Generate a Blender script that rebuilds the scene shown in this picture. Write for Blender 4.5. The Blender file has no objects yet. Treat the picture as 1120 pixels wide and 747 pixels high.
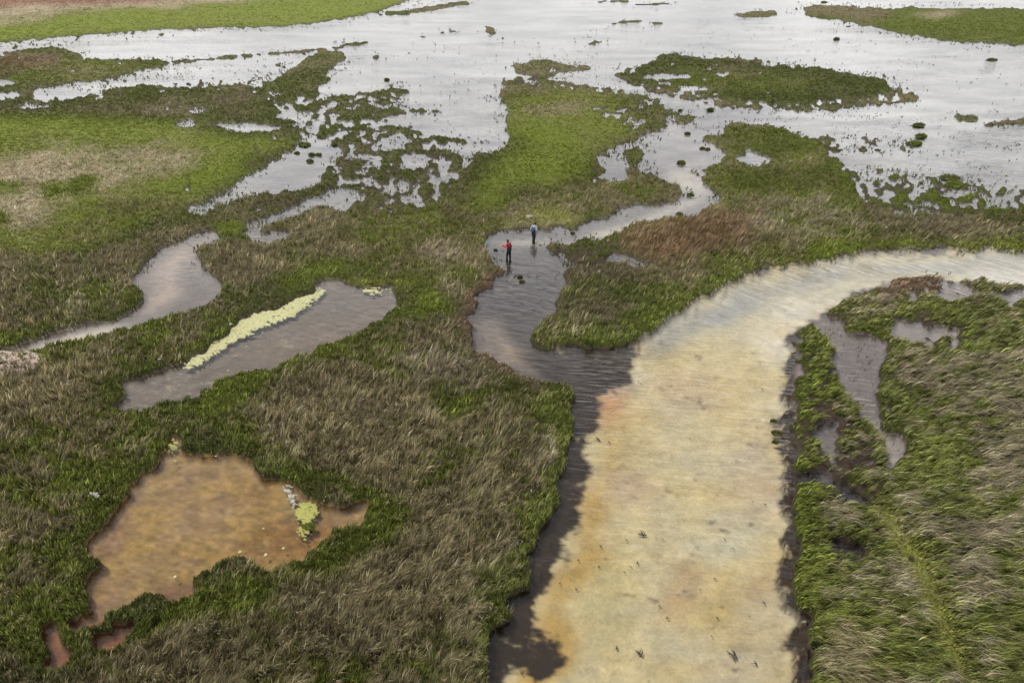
import bpy, bmesh, math, random
import numpy as np
from mathutils import Vector, Matrix
random.seed(7)
rng = np.random.default_rng(11)
S = bpy.context.scene
COL = S.collection
R = math.radians

# ------------------------------------------------------------------ camera
CAMH, PITCH, F = 20.0, R(30.1), 747.0
cam_d = bpy.data.cameras.new("camera"); cam = bpy.data.objects.new("camera", cam_d); COL.objects.link(cam)
cam.location = (0, 0, CAMH); cam.rotation_euler = (math.pi/2 - PITCH, 0, 0)
cam_d.lens = F/1120*36; cam_d.sensor_width = 36; cam_d.clip_end = 20000; cam_d.clip_start = 0.5
S.camera = cam

def ground(px, py, z=0.0):
    """photo pixel -> point on the level z"""
    px = np.asarray(px, float); py = np.asarray(py, float)
    a = (px-560)/F; b = (py-373.5)/F
    dy = math.cos(PITCH) - b*math.sin(PITCH)
    dz = -math.sin(PITCH) - b*math.cos(PITCH)
    t = (z-CAMH)/dz
    return a*t, dy*t

def G(px, py, z=0.0):
    x, y = ground(px, py, z); return Vector((float(x), float(y), z))

# ------------------------------------------------------------------ noise
_tab = rng.random((256, 256)).astype(np.float32)
def vnoise(u, v):
    u0 = np.floor(u).astype(np.int64); v0 = np.floor(v).astype(np.int64)
    fu = (u-u0).astype(np.float32); fv = (v-v0).astype(np.float32)
    fu = fu*fu*(3-2*fu); fv = fv*fv*(3-2*fv)
    a = _tab[u0 & 255, v0 & 255]; b = _tab[(u0+1) & 255, v0 & 255]
    c = _tab[u0 & 255, (v0+1) & 255]; d = _tab[(u0+1) & 255, (v0+1) & 255]
    return (a*(1-fu)+b*fu)*(1-fv) + (c*(1-fu)+d*fu)*fv
def fbm(u, v, s, oct=3, seed=0):
    o = 0; a = 1; t = 0
    for k in range(oct):
        o = o + a*vnoise(u/s+seed*17.3+k*5.1, v/s+seed*9.7+k*3.3); t += a; a *= .55; s *= .5
    return o/t
def sstep(a, b, x):
    t = np.clip((x-a)/(b-a), 0, 1); return t*t*(3-2*t)

# ------------------------------------------------------------------ plan of the marsh (outlines of land and water)
X0, X1, Y0, Y1 = -350, 1470, -32, 900
W, H = X1-X0, Y1-Y0
yy, xx = np.mgrid[Y0:Y1, X0:X1].astype(np.float32)
gx, gy = ground(xx, yy)
UU = xx; VV = (747*np.log(gy)).astype(np.float32)          # even-grained plan coordinates

def P(s):
    return [tuple(map(float, p.split(','))) for p in s.split()]
def fill(arr, pts, val=1):
    if isinstance(pts, str): pts = P(pts)
    pts = np.array(pts); xs = pts[:, 0]-X0; ys = pts[:, 1]-Y0
    x2 = np.roll(xs, -1); y2 = np.roll(ys, -1)
    for r in range(max(0, int(ys.min())), min(H, int(ys.max())+2)):
        c = r+0.01
        m = ((ys <= c) & (y2 > c)) | ((y2 <= c) & (ys > c))
        if not m.any(): continue
        cr = np.sort(xs[m]+(c-ys[m])*(x2[m]-xs[m])/(y2[m]-ys[m]))
        for k in range(0, len(cr)-1, 2):
            a = max(0, int(round(cr[k]))); b = min(W, int(round(cr[k+1])))
            if b > a: arr[r, a:b] = val
def ell(cx, cy, rx, ry, ang=0, n=20):
    a = R(ang)
    return [(cx+rx*math.cos(t)*math.cos(a)-ry*math.sin(t)*math.sin(a), cy+rx*math.cos(t)*math.sin(a)+ry*math.sin(t)*math.cos(a)) for t in np.linspace(0, 2*math.pi, n, endpoint=False)]
def box1(a, r, ax):
    if r < 1: return a
    pad = [(0, 0), (0, 0)]; pad[ax] = (r+1, r)
    c = np.cumsum(np.pad(a, pad, mode='edge'), axis=ax, dtype=np.float64)
    n = a.shape[ax]
    hi = np.take(c, range(2*r+1, 2*r+1+n), axis=ax); lo = np.take(c, range(0, n), axis=ax)
    return ((hi-lo)/(2*r+1)).astype(np.float32)
def blur(a, rx, ry=None):
    if ry is None: ry = rx
    a = a.astype(np.float32)
    for _ in range(2): a = box1(box1(a, int(rx), 1), int(ry), 0)
    return a

FAR = "-350,-32 520,-32 470,-6 447,0 435,5 420,11 395,17 365,22 345,26 310,29.5 280,30 235,31 185,33 140,35 100,38 40,43 0,47 -150,58 -350,66"
STRIP = "-350,70 -60,62 0,60 20,56 40,54 60,52 78,55 88,62 100,65 130,66 165,65 178,66 181,71 176,75 160,76 140,81 125,85 97,89 75,92 50,96 38,97 38,104 36,113 -350,120"
LINE1 = "184,68 200,65 230,64 250,61 280,59 310,57 340,54 360,52 380,48 400,45 403,47 395,50 370,54 340,57 310,59.5 280,61.5 250,65 215,68 195,71"
MAIN = ("-350,112 0,111 36,110 60,112 77,110 86,107 108,105 112,100 128,97 140,95 160,93 180,96 200,97 215,98 235,95 265,93 285,97 300,88 318,76 340,62 350,57 375,57 379,63 370,70 360,78 356,82 366,88 350,92 345,97 350,103 347,107 340,112 "
 "370,108 400,105 425,98 440,97 450,100 440,104 428,109 413,115 420,118 440,118 480,121 475,124 455,125 430,124 420,127 414,133 415,139 430,139 440,140 462,145 470,149 500,152 525,154 518,157 480,158 465,162 478,167 500,170 530,166 555,162 "
 "557,150 556,140 551,132 555,127 556,118 552,113 547,105 552,97 546,92 550,86 560,87 580,92 600,94 620,95 650,98 675,103 690,106 700,113 718,117 732,121 722,124 716,130 722,134 735,133 750,129 758,129 755,134 735,137 725,140 705,147 695,155 680,160 665,165 655,171 668,174 680,172 690,165 700,160 706,163 703,170 695,177 690,183 700,190 725,199 740,201 746,208 745,216 738,221 725,224 712,226 705,225 690,222 680,228 672,234 660,240 640,243 638,247 630,251 610,249 600,251 590,252 575,252 555,251 548,254 540,258 535,261 529,264 528,268 531,272 534,278 533,281 540,288 547,292 552,299 545,305 538,312 525,320 520,330 514,340 512,348 516,353 517,362 515,374 "
 "520,385 530,392 540,397 555,403 575,412 590,417 605,421 625,425 634,432 633,440 628,447 628,460 630,470 627,478 620,490 620,500 618,510 615,525 610,540 607,555 602,565 595,575 590,590 582,605 575,620 578,635 577,647 563,650 555,660 552,680 546,690 535,700 527,712 530,725 530,740 533,760 540,900 -350,900")
R1 = ("763,150 775,149 790,150 795,145 792,140 798,136 810,135 820,137 840,138 860,142 872,148 885,152 897,155 903,162 905,168 909,172 912,187 922,190 930,198 936,207 940,217 955,228 965,231 985,233 1000,238 1010,240 1025,236 1040,237 1060,233 1080,231 1100,230 1120,229 1470,220 "
 "1470,292 1250,280 1120,276 1090,274 1050,273 1020,272 980,274 940,275 925,279 905,282 880,287 860,290 840,293 810,305 790,314 775,322 755,335 745,345 733,352 715,362 700,370 695,377 685,381 672,380 640,378 620,378 600,381 590,382 577,376 585,373 583,366 590,358 600,350 607,340 605,330 613,322 622,316 618,305 620,295 632,288 620,283 610,279 600,275 598,271 610,267 625,268 640,266 650,262 665,258 672,256 685,250 695,246 720,243 735,239 755,236 770,231 780,226 787,219 788,212 780,207 770,202 764,197 772,187 780,182 790,178 794,170 787,162 778,158 768,155")
R2_OLD = ("1470,345 1250,325 1120,318 1105,314 1095,314 1075,307 1055,305 1035,306 1020,303 1000,303 985,304 975,308 965,310 950,312 935,318 920,325 905,335 893,340 885,345 878,352 868,360 864,372 861,385 862,395 867,400 866,410 860,420 857,430 858,445 856,460 857,470 860,480 859,490 860,500 855,515 855,530 858,545 857,560 860,570 858,590 857,605 853,620 851,640 854,662 872,668 875,680 866,690 868,700 871,715 868,735 870,747 876,900 1470,900")
R2 = ("1470,345 1250,325 1120,318 1105,314 1095,314 1075,307 1055,305 1035,306 1020,303 1000,303 985,304 975,308 970,315 955,317 940,323 925,330 910,340 898,345 890,350 883,357 873,365 876,372 873,385 874,395 879,400 878,410 872,420 869,430 870,445 868,460 869,470 872,480 871,490 872,500 867,515 867,530 870,545 869,560 872,570 870,590 869,605 865,620 866,640 869,662 887,668 890,680 881,690 883,700 886,715 883,735 885,747 876,900 1470,900")
I1 = "672,82 690,78 700,76 710,70 717,65 725,61 740,60 753,61 757,65 775,65 800,65 825,68 832,70 845,74 870,74 905,75 920,79 940,83 960,86 972,88 968,94 978,100 965,106 950,109 945,114 925,113 910,117 895,114 870,115 840,117 825,113 810,110 795,109 775,104 760,101 745,98 720,95 700,92 685,90"
I2 = "878,9 890,7 915,6 940,8 970,9.5 1000,10 1050,9 1120,10 1250,8 1470,4 1470,66 1250,56 1120,50 1090,48 1060,47 1030,45 1010,41 990,38 970,33 955,30 940,26 930,25 915,22 900,22 885,18"
ISLETS = ["560,73 570,68 585,65 600,66 610,69 625,72 640,71 646,73 640,77 625,79 610,80 605,84 595,86 580,83 565,80",
 "800,16 815,14 830,12 850,11 850,18 830,20 810,19", "655,25 670,24 680,21 690,23 705,23 725,25 728,29 715,27 690,25 675,28",
 "418,17 425,13 440,12 460,8 485,4 500,2 523,2 515,6 490,9 465,14 445,17 425,18", "530,28 540,30 545,37 535,40 530,36",
 "478,37 490,33 501,34 495,38", "408,63 412,57 420,54 416,62 411,67",
 "635,3 660,1 690,0 690,3 660,4", "690,5 715,4 742,3 742,5 700,7", "1040,128 1050,125 1065,126 1068,132 1055,134 1045,132",
 "1070,137 1085,134 1100,131 1120,131 1135,134 1120,136 1100,137 1075,139", "985,105 1000,101 1006,106 1000,114 988,112",
 "688,180 695,170 706,163 704,172 698,182", "560,303 570,300 572,308 562,309"]
POOLS = ["705,83 730,81 757,82 757,86 730,87 705,87", "720,91 736,90 736,93.5 720,93.5", "742,95 755,94 777,97 772,100 748,98.5", "783,83 797,79 793,86", "574,79 600,74 606,79 590,82", "655,30 690,29 690,33",
 "0,87 10,88 20,93 8,95 -60,98 -60,88", "-80,102 20,102 27,104 20,107 10,110 -80,112", "12,117 25,115 45,115 62,117 50,119 30,118.5",
 "204,120 215,118 229,121 222,124 212,125 208,127 205,123", "192,138 200,133 210,132 212,136 205,140",
 "225,136 240,135 262,136 280,136 305,139 310,141 295,144 265,145 255,143 240,140", "297,127 310,123 330,122 345,127 340,131 325,133 312,131",
 "335,153 350,152 372,160 368,170 362,180 355,190 348,197 345,205 330,207 305,210 285,214 262,219 240,226 222,237 208,233 201,229 225,226 240,212 255,206 262,198 275,192 290,185 300,178 312,172 318,165 325,160",
 "265,247 280,240 305,235 330,222 340,215 352,212 365,205 378,207 390,209 390,225 375,232 365,229 355,224 340,230 320,236 300,245 287,252 282,257 305,254 318,254 312,262 295,268 280,268",
 "398,163 405,158 420,150 445,147 450,152 448,160 430,164 415,163", "470,160 500,158 545,160 548,166 520,168 490,166", "440,176 455,170 470,172 468,178 450,181",
 "655,171 668,174 685,171 683,190 690,195 672,200 662,194 658,182",
 "665,279 690,280 712,289 722,294 705,295 685,290 670,288", "806,172 830,168 845,175 835,182 812,180",
 # winding creek at the left
 "225,253 218,255 205,260 190,266 175,272 163,280 158,290 152,300 146,310 155,318 157,325 150,335 140,345 125,350 100,354 75,360 50,370 25,378 -120,400 -120,408 -20,393 30,388 60,377 90,374 105,366 130,362 145,360 170,353 190,345 210,340 235,332 242,325 243,315 235,305 222,298 218,288 210,282 212,275 225,268 243,265 241,260 233,253",
 # grey pool
 "127,452 130,440 138,428 135,418 160,412 190,402 208,396 228,380 245,365 265,352 280,343 310,335 335,325 350,317 348,311 360,306 372,304 376,312 390,316 405,316 420,313 436,313 430,322 436,331 430,343 415,350 395,356 385,368 360,377 325,392 300,400 278,405 262,407 240,417 225,430 208,436 180,443 155,448",
 # orange pond
 "175,495 184,490 185,480 196,478 198,490 205,497 230,499 260,495 272,505 280,516 287,526 300,526 312,524 320,530 330,540 345,548 365,555 390,551 405,547 412,549 402,558 397,566 402,571 390,577 380,578 362,580 357,590 350,598 335,610 315,622 300,626 285,622 275,612 262,607 252,610 240,618 225,627 210,635 207,645 216,650 210,655 195,660 178,662 180,650 170,648 150,656 135,660 122,668 112,680 104,690 90,690 80,686 78,678 90,672 103,668 105,662 98,650 100,640 95,630 112,624 113,616 100,612 90,607 92,600 100,590 113,585 120,570 125,560 140,549 150,540 152,530 165,515 172,505",
 "97,712 105,700 120,697 135,690 140,685 150,686 152,692 145,700 135,710 125,715 110,714", "166,690 172,685 182,684 183,692 172,697",
 "50,688 60,683 64,690 58,700 70,710 76,720 70,728 58,735 46,732 55,715 50,700", "78,590 84,588 86,592 80,594", "124,502 138,497 140,501 128,504",
 # right bank
 "1000,318 1020,317 1040,312 1050,316 1045,322 1055,326 1040,330 1020,325", "1085,318 1100,321 1120,317 1250,330 1250,338 1120,328 1100,327",
 "975,350 1000,349 1020,355 1045,367 1040,372 1010,373 985,374 975,362",
 "887,346 905,346 920,356 925,366 945,368 968,378 960,400 958,420 960,440 952,450 960,465 975,474 986,480 989,492 984,506 974,512 968,500 962,478 945,465 938,450 928,438 922,425 916,395 905,372 892,356",
 "880,515 905,524 925,535 945,545 952,562 935,551 915,541 895,531 876,522", "905,590 920,592 940,600 945,610 930,612 912,602", "890,470 905,466 915,480 908,500 895,490"]
# lacy places where sedge clumps and water mix: outline, share of land, grain
LACE = [("290,100 350,108 420,100 450,100 420,117 480,122 420,128 412,142 470,148 525,155 480,160 520,172 500,195 470,225 420,235 395,228 385,205 350,200 370,165 330,150 300,145 330,135 290,118", .58, 9),
 ("410,165 500,160 545,165 505,190 490,215 455,235 415,222 395,200", .55, 7),
 ("230,63 300,62 350,66 300,88 285,96 240,95 200,96 165,92 150,88 180,82 230,76", .26, 7), ("0,60 60,60 170,68 100,88 40,96 0,98", .82, 8), ("0,96 40,108 150,96 280,98 300,130 230,130 120,118 0,130", .8, 9),
 ("200,190 260,200 330,208 300,236 240,240 200,235", .74, 9), ("290,140 320,145 312,172 270,192 255,190 280,165", .74, 8),
 ("615,46 630,44 640,41 655,40 668,41 665,44 655,48 653,51 640,53 625,52", .7, 7), ("432,41 445,39 465,38 480,41 500,45 480,46 460,43 440,46", .75, 8),
 ("440,60 455,53 470,53 487,51 492,54 470,59 450,64", .7, 8), ("545,40 575,42 615,45 610,50 580,48 550,48", .3, 6),
 ("560,78 640,68 675,80 690,92 640,90 580,90", .22, 6), ("672,80 720,62 800,62 980,88 1000,100 960,116 800,114 690,94", .80, 7),
 ("895,143 950,148 1010,155 1008,166 960,170 905,165", .44, 5), ("905,172 940,180 1010,190 1120,205 1250,215 1250,228 1000,240 960,232 930,210", .47, 5),
 ("940,205 1010,215 1100,222 1120,232 1000,240 960,232", .55, 6), ("700,100 740,112 800,118 830,112 850,120 790,124 740,135 715,128", .2, 7),
 ("400,88 450,84 545,96 550,108 480,112 440,106", .12, 6), ("640,185 700,180 720,196 690,205 650,205", .7, 9), ("800,165 850,166 850,184 805,184", .7, 9),
 ("600,266 650,262 700,270 730,295 690,300 650,300 625,290", .75, 10), ("1000,306 1120,312 1250,320 1250,345 1120,340 1060,335 990,330", .62, 12),
 ("870,365 960,372 985,480 970,520 900,520 868,430", .8, 12), ("970,345 1050,360 1050,380 975,380", .55, 10), ("690,92 745,98 800,107 860,115 960,106 980,96 990,112 900,124 800,119 720,106", .55, 5), ("540,88 575,84 640,92 720,108 735,128 715,132 690,106 640,100 575,97", .55, 5), ("640,118 700,145 730,140 760,128 720,118", .6, 9)]

land = np.zeros((H, W), np.uint8)      # 1 land
reg = np.zeros((H, W), np.uint8)       # which grass bed
for k, p in enumerate([FAR, STRIP, MAIN, R1, R2, I1, I2]):
    fill(land, p); fill(reg, p, k+1)
thin = np.zeros((H, W), np.uint8); fill(thin, LINE1)
for p in ISLETS: fill(thin, p)
for p in POOLS: fill(land, p, 0)
lace = np.zeros((H, W), np.float32); grain = np.ones((H, W), np.float32)*10
hasl = np.zeros((H, W), np.uint8)
for p, d, g in LACE: fill(lace, p, d); fill(grain, p, g); fill(hasl, p)
# ragged outlines
k = np.clip(.45+.55*(yy/400), .35, 1.15)
wu = (fbm(UU, VV, 24, 3, 1)-.5)*17+(fbm(UU, VV, 8, 3, 3)-.5)*16; wv = (fbm(UU, VV, 24, 3, 2)-.5)*17+(fbm(UU, VV, 8, 3, 4)-.5)*16
dx = wu*k; dy = wv*k*np.clip(CAMH/np.hypot(gy, CAMH)*1.1, .1, 1)
ix = np.clip((xx+dx-X0).round().astype(int), 0, W-1); iy = np.clip((yy+dy-Y0).round().astype(int), 0, H-1)
land = land[iy, ix]; reg = reg[iy, ix]; lace = lace[iy, ix]; grain = grain[iy, ix]; hasl = hasl[iy, ix]
n1 = np.zeros_like(lace)
for g in np.unique(grain):
    m = grain == g
    n1[m] = fbm(UU[m], VV[m], float(g)*.72, 3, int(g))
pool = np.zeros((H, W), np.uint8)
for p in POOLS: fill(pool, p)
pool = blur(pool[iy, ix], 2, 1)
thin = thin[iy, ix] & (fbm(UU, VV, 9, 3, 73) > .38)
lm = (hasl > 0); far_ = 1-sstep(170, 260, yy)
lf = land.astype(np.float32); nf = fbm(UU, VV, 9, 3, 71)-.5; nff = fbm(UU, VV, 5, 3, 72)-.5
rag = (blur(lf, 6, 2)*.65+lf*.35+nff*1.25+nf*.6)*far_+(1-far_)*(blur(lf, 4, 3)+nf*1.25*np.clip(.55+yy/700, .5, 1.1))
land = (rag > .5).astype(np.uint8); land[blur(land, 3, 2) > .985] = 1
hard = blur(land, 10, 5) > .995
keep = n1 > .5+(.5-lace)*.62
lb = land[lm].astype(bool); lc = lace[lm]; nn = n1[lm]; kk_ = keep[lm]
land[lm] = np.where(lc > .65, (lb & kk_) | (nn > .60), np.where(lc > .5, kk_, lb | kk_))
land[(pool+nf*np.where((xx > 865) & (yy > 295), 2.3, .9)+np.where((xx > 865) & (yy > 295), nff*1.2, 0) > .62)] = 0
fr_ = blur(lf, 10, 4); land[(fr_ > .06) & (fr_ < .6) & (pool < .3) & (nff > .12+.08*(1-far_))] = 1
land[thin > 0] = 1; reg[thin > 0] = 8
reg[(land > 0) & (reg == 0)] = 9
Lf = land.astype(np.float32)
near = sstep(60, 260, yy)
M = blur(Lf, 1, 1)*(1-near)+blur(Lf, 2, 2)*near
M2 = blur(Lf, 14, 8)                   # broad: how far inland

# ------------------------------------------------------------------ vegetation and bed colour plans (half resolution)
h2 = (slice(None, None, 2), slice(None, None, 2))
u2, v2, x2_, y2_ = UU[h2], VV[h2], xx[h2], yy[h2]
wx = np.clip(((x2_+(fbm(u2, v2, 60, 4, 5)-.5)*70-X0)/1).astype(int), 0, W-1)
wy = np.clip(((y2_+(fbm(u2, v2, 60, 4, 6)-.5)*60*np.clip(y2_/500+.15, .12, .8)-Y0)/1).astype(int), 0, H-1)
def soft(p, rx, ry=None, warp=True):
    a = np.zeros((H, W), np.float32); fill(a, p)
    a = a[wy, wx] if warp else a[h2]
    return blur(a, max(1, rx//2), max(1, (ry if ry else rx)//2))
CG = np.array((.132, .160, .026)); CD = np.array((.066, .080, .019)); CB = np.array((.178, .146, .090)); CT = np.array((.36, .30, .21)); CY = np.array((.23, .24, .055)); CR = np.array((.20, .13, .083)); CO = np.array((.155, .145, .062))
# zone: outline, share green, green colour, dead colour, height, softness
VZ = []
def vz(p, g, gc, dc, h, s=14, sy=None): VZ.append((p, g, gc, dc, h, s, sy))
vz(FAR, .85, CG*1.25, CO*1.1, .3, 4, 2)
vz("-350,-32 450,-32 330,-8 240,4 150,9 70,14 0,22 -350,40", .12, CG, CT, .35, 14, 3)
vz("-350,-32 420,-32 300,-10 220,-2 130,4 40,8 0,12 -350,20", .05, CO, np.array((.24, .14, .10)), .4, 10, 3)
vz("0,23 60,15 66,18 20,27 -50,30", .2, CG, CT, .3, 8, 2)
vz(STRIP, .8, CD*1.15, CB, .45, 6, 3); vz(ell(60, 78, 90, 8), .75, CG*.8, CB, .4, 10, 4); vz("0,64 40,60 85,62 60,72 0,84 -40,80", .3, CD, CR*.7, .35, 8, 4)
vz("-350,110 300,90 400,58 560,100 560,240 300,240 230,150 0,150 -350,150", .66, CD*1.05, CB*.72, .45, 10, 5)
vz("-350,138 60,132 190,138 260,150 310,160 290,178 240,205 170,235 90,275 40,292 -350,300", .88, CG*1.14, CO*1.08, .20, 14, 7)
vz("-350,190 0,168 50,160 100,165 140,150 190,158 225,172 200,190 140,205 90,228 50,250 20,262 -350,290", .28, CG, CT, .32, 18, 9)
vz(ell(150, 162, 42, 10, -12), .2, CG, CT*.85, .35, 14, 6); vz(ell(170, 120, 30, 7), .25, CD, CB*1.1, .4, 12, 5)
for e in (ell(62, 212, 14, 8, -25), ell(90, 205, 18, 8, -20), ell(10, 211, 18, 5), ell(2, 245, 10, 9)): vz(e, .98, CG*.8, CG, .4, 6, 4)
vz("-350,300 0,285 90,282 160,262 215,245 230,252 165,280 150,305 155,330 120,352 0,385 -350,430", .3, CD*1.3, CB*1.05, .5, 12, 7)
vz(ell(135, 235, 70, 12, -25), .4, CG, CO, .4, 12, 7); vz(ell(100, 335, 50, 14, -12), .35, CG*.9, CT*.7, .5, 12, 7)
vz("300,245 340,232 400,236 425,255 410,285 340,300 280,310 220,300 215,275 260,270", .25, CD*1.2, CB*1.15, .55, 10, 6)
vz("225,310 250,330 330,310 345,300 300,288 250,290", .3, CD*1.2, CB*1.1, .5, 10, 6)
vz("310,300 350,290 390,285 410,296 380,312 330,315", .95, CG, CO, .35, 10, 6); vz(ell(255, 252, 22, 6), .97, CG*1.15, CG, .3, 6, 4)
vz("380,240 470,215 530,235 525,300 500,330 430,310 400,290", .66, CG*.85, CB, .45, 14, 8)
vz("470,270 520,262 540,290 520,320 480,330", .45, CG*.9, CT*.75, .5, 10, 6); vz(ell(405, 315, 55, 6, -3), .97, CY*.85, CG, .3, 6, 4)
vz("440,310 470,320 500,345 440,355 415,365 430,345", .95, CG, CO, .35, 8, 5)
# peninsula
vz("545,85 730,120 700,150 745,215 620,250 490,255 480,230 550,170", .6, CG*.58, CB*.85, .45, 6, 4)
vz("575,105 620,100 690,118 705,140 680,158 650,172 620,192 560,215 510,238 500,225 540,190 560,160 558,120", .88, CG*1.0, CO*.95, .22, 12, 7)
vz(ell(605, 117, 45, 5), .4, CG, CB*1.2, .35, 10, 4); vz("540,235 580,215 650,205 720,205 740,212 700,222 640,238 590,236", .35, CG*.8, CB, .5, 10, 6)
vz("530,252 575,232 600,228 640,238 630,248 560,250", .85, CY*.85, CT*.8, .35, 6, 4)
vz("510,250 530,240 545,250 525,262 535,290 550,300 515,330 500,310", .5, CG*.8, CB*1.1, .45, 6, 4)
# middle right bank
vz(R1, .5, CG*.75, CB, .5, 5, 3)
vz("770,150 840,140 900,158 930,205 960,235 900,225 860,215 810,190 800,160", .82, CG*.58, CB*.8, .4, 12, 7)
vz(ell(868, 178, 30, 8), .35, CG, CB*1.15, .45, 10, 5)
vz("660,270 690,250 780,230 850,240 870,255 800,280 740,285 690,280", .15, CG*.8, CR*.85, .6, 10, 6)
vz("590,280 690,262 700,310 720,330 650,370 590,370 610,320", .3, CD*1.3, CB*.72, .5, 10, 6)
vz("850,215 900,208 945,235 950,262 890,268 840,262", .35, CG*.85, CT*.6, .5, 10, 6)
vz("930,225 1470,218 1470,262 960,262", .45, CD, CB*.75, .45, 8, 5)
vz("1030,240 1470,235 1470,255 1040,258", .3, CD, CB*1.0, .5, 8, 5)
vz("690,385 720,352 770,318 840,285 900,272 980,258 1100,255 1470,250 1470,300 1000,280 860,296", .88, CG*.95, CO, .45, 8, 5)
vz("590,385 640,368 700,352 760,315 800,300 790,325 740,360 690,385", .82, CG, CT*.6, .5, 8, 5)
# lower left land
vz("-350,400 130,360 240,335 260,350 210,400 130,415 120,460 190,480 90,620 0,747 -350,900", .52, CG*.82, CB, .48, 12, 7)
vz("0,420 60,395 150,375 180,385 110,420 40,470 -20,500", .25, CG*.7, CB*1.15, .55, 12, 8)
vz("210,480 250,420 350,385 440,360 510,375 560,420 600,450 620,500 590,600 560,650 530,747 540,900 100,900 80,747 200,700 350,600 410,550 330,520", .33, CG*.75, CB*.98, .55, 14, 9)
vz("290,440 400,420 470,440 450,520 400,545 330,520 290,490", .2, CG*.7, CB*1.12, .55, 20, 12); vz("440,380 520,385 560,420 500,440 430,420", .3, CG*.8, CT*.62, .55, 14, 9)
vz(ell(490, 455, 22, 8, -20), .92, CG*1.1, CO, .4, 10, 7); vz(ell(408, 555, 60, 8, 75), .75, CG*.85, CB, .45, 10, 7); vz(ell(355, 480, 40, 8, -50), .6, CG*.8, CB, .5, 10, 7)
vz("440,560 560,520 580,600 500,680 440,720 400,660 420,600", .16, CG*.7, CB*1.0, .55, 16, 10); vz("200,660 400,620 420,700 330,760 150,760", .25, CG*.7, CB*.95, .55, 16, 10)
vz("270,440 290,420 330,400 370,385 390,370 360,372 300,398 270,406 235,420 210,440 190,470 220,470", .93, CG*1.0, CO, .35, 9, 6)
vz("590,430 634,428 630,480 618,540 590,600 575,640 540,690 525,720 505,710 540,640 580,540 600,470", .72, CG*.95, CT*.75, .5, 9, 6)
vz("130,460 190,470 200,500 170,510 120,570 80,630 100,690 60,740 20,747 0,690 40,600 110,520", .82, CG*.82, CB, .4, 12, 8)
vz("205,480 270,490 320,525 400,555 410,575 350,605 300,640 230,640 180,690 120,720 220,700 330,650 440,600 440,555 330,515 270,480", .85, CG*.8, CO, .4, 9, 6)
# right bank
vz(R2, .62, CG*.62, CT*.58, .52, 6, 4)
vz("862,400 900,420 895,520 905,620 880,670 855,670 855,520", .8, CG*.76, CO*.9, .45, 8, 6)
vz("890,345 1000,320 1050,345 940,370 920,395 870,400", .7, CG*.85, CT*.55, .45, 10, 6)
vz("985,390 1100,380 1470,380 1470,470 1050,500 1000,440", .64, CG*.68, CT*.47, .5, 20, 12); vz("1060,320 1470,330 1470,420 1080,380", .4, CD*1.3, CB, .5, 14, 8)
vz("1050,480 1120,430 1470,420 1470,900 1130,900 1060,720 1000,600", .46, CG*.66, CT*.47, .55, 20, 12)
vz(ell(1030, 500, 30, 18), .85, CG*.85, CT*.6, .45, 14, 10)
vz("900,640 990,720 1010,900 880,900 880,700", .45, CG*.8, CB, .5, 14, 9)
vz("948,556 972,560 1000,595 1026,645 1042,690 1062,747 1040,747 1022,700 1000,655 975,612", .8, CY*.62, CO*.9, .2, 6, 6)
vz(I1, .75, CD*.9, CB*.6, .5, 4, 2); vz(ell(810, 92, 90, 12), .8, CG*.6, CB, .4, 10, 5)
vz(I2, .9, CG*.68, CO*.8, .35, 4, 2); vz("878,9 960,6 985,14 960,24 900,22", .2, CG*.6, CB*.85, .45, 8, 2); vz(ell(1030, 16, 25, 4), .3, CG, CT*.8, .3, 8, 2); vz("930,26 1010,40 1120,48 1300,55 1300,45 1120,42 1020,32", .8, CG*.62, CB, .4, 8, 2)

vz("503,345 518,318 548,297 558,303 534,322 522,345 528,383 560,399 600,414 592,430 545,410 512,388", .12, CB, CR*.75, .25, 5, 4)
vz("960,322 980,306 1030,305 1030,318 990,322 965,330", .2, CB, CR*.7, .3, 5, 3)
vz('905,172 940,180 1010,190 1120,205 1470,215 1470,226 1010,236 965,230 925,205', .8, CG*.75, CD, .35, 6, 3)
hs = u2.shape
vg = np.full(hs, .6, np.float32); vh = np.full(hs, .4, np.float32)
vgc = np.tile((CD*1.1).astype(np.float32), hs+(1,)); vdc = np.tile(CB.astype(np.float32), hs+(1,))
for p, g, gc, dc, h, s, sy in VZ:
    m = soft(p, s, sy, s > 6)
    vg += (g-vg)*m; vh += (h-vh)*m
    vgc += (gc.astype(np.float32)-vgc)*m[..., None]; vdc += (dc.astype(np.float32)-vdc)*m[..., None]
TRm = np.zeros((H, W), np.float32); fill(TRm, '954,560 970,562 998,598 1023,648 1039,692 1056,747 1046,747 1026,702 1004,655 979,610')
bare = np.zeros((H, W), np.float32)
for p in ("884,425 905,440 935,465 962,500 968,530 955,562 925,545 885,525 868,500 872,460", "895,575 960,585 955,625 905,622", "905,340 935,350 930,372 905,368", "600,275 640,272 715,292 725,300 640,302 610,295", "975,345 1010,340 1060,366 1050,382 985,382"): fill(bare, p)
bare = blur(bare, 9, 7)*sstep(.36, .56, fbm(UU, VV, 13, 3, 95))
# wetter edges grow greener
edge = 1-sstep(.72, 1.0, M2[h2])
lowl = sstep(300, 380, y2_)
vg = np.clip(vg+edge*.28*lowl, 0, 1); vh = vh*(1-.15*edge)
vg = np.clip(vg+(fbm(u2, v2, 55, 4, 21)-.5)*1.5*(.25+vg*(1-vg)*3), 0.02, .99)

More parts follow.
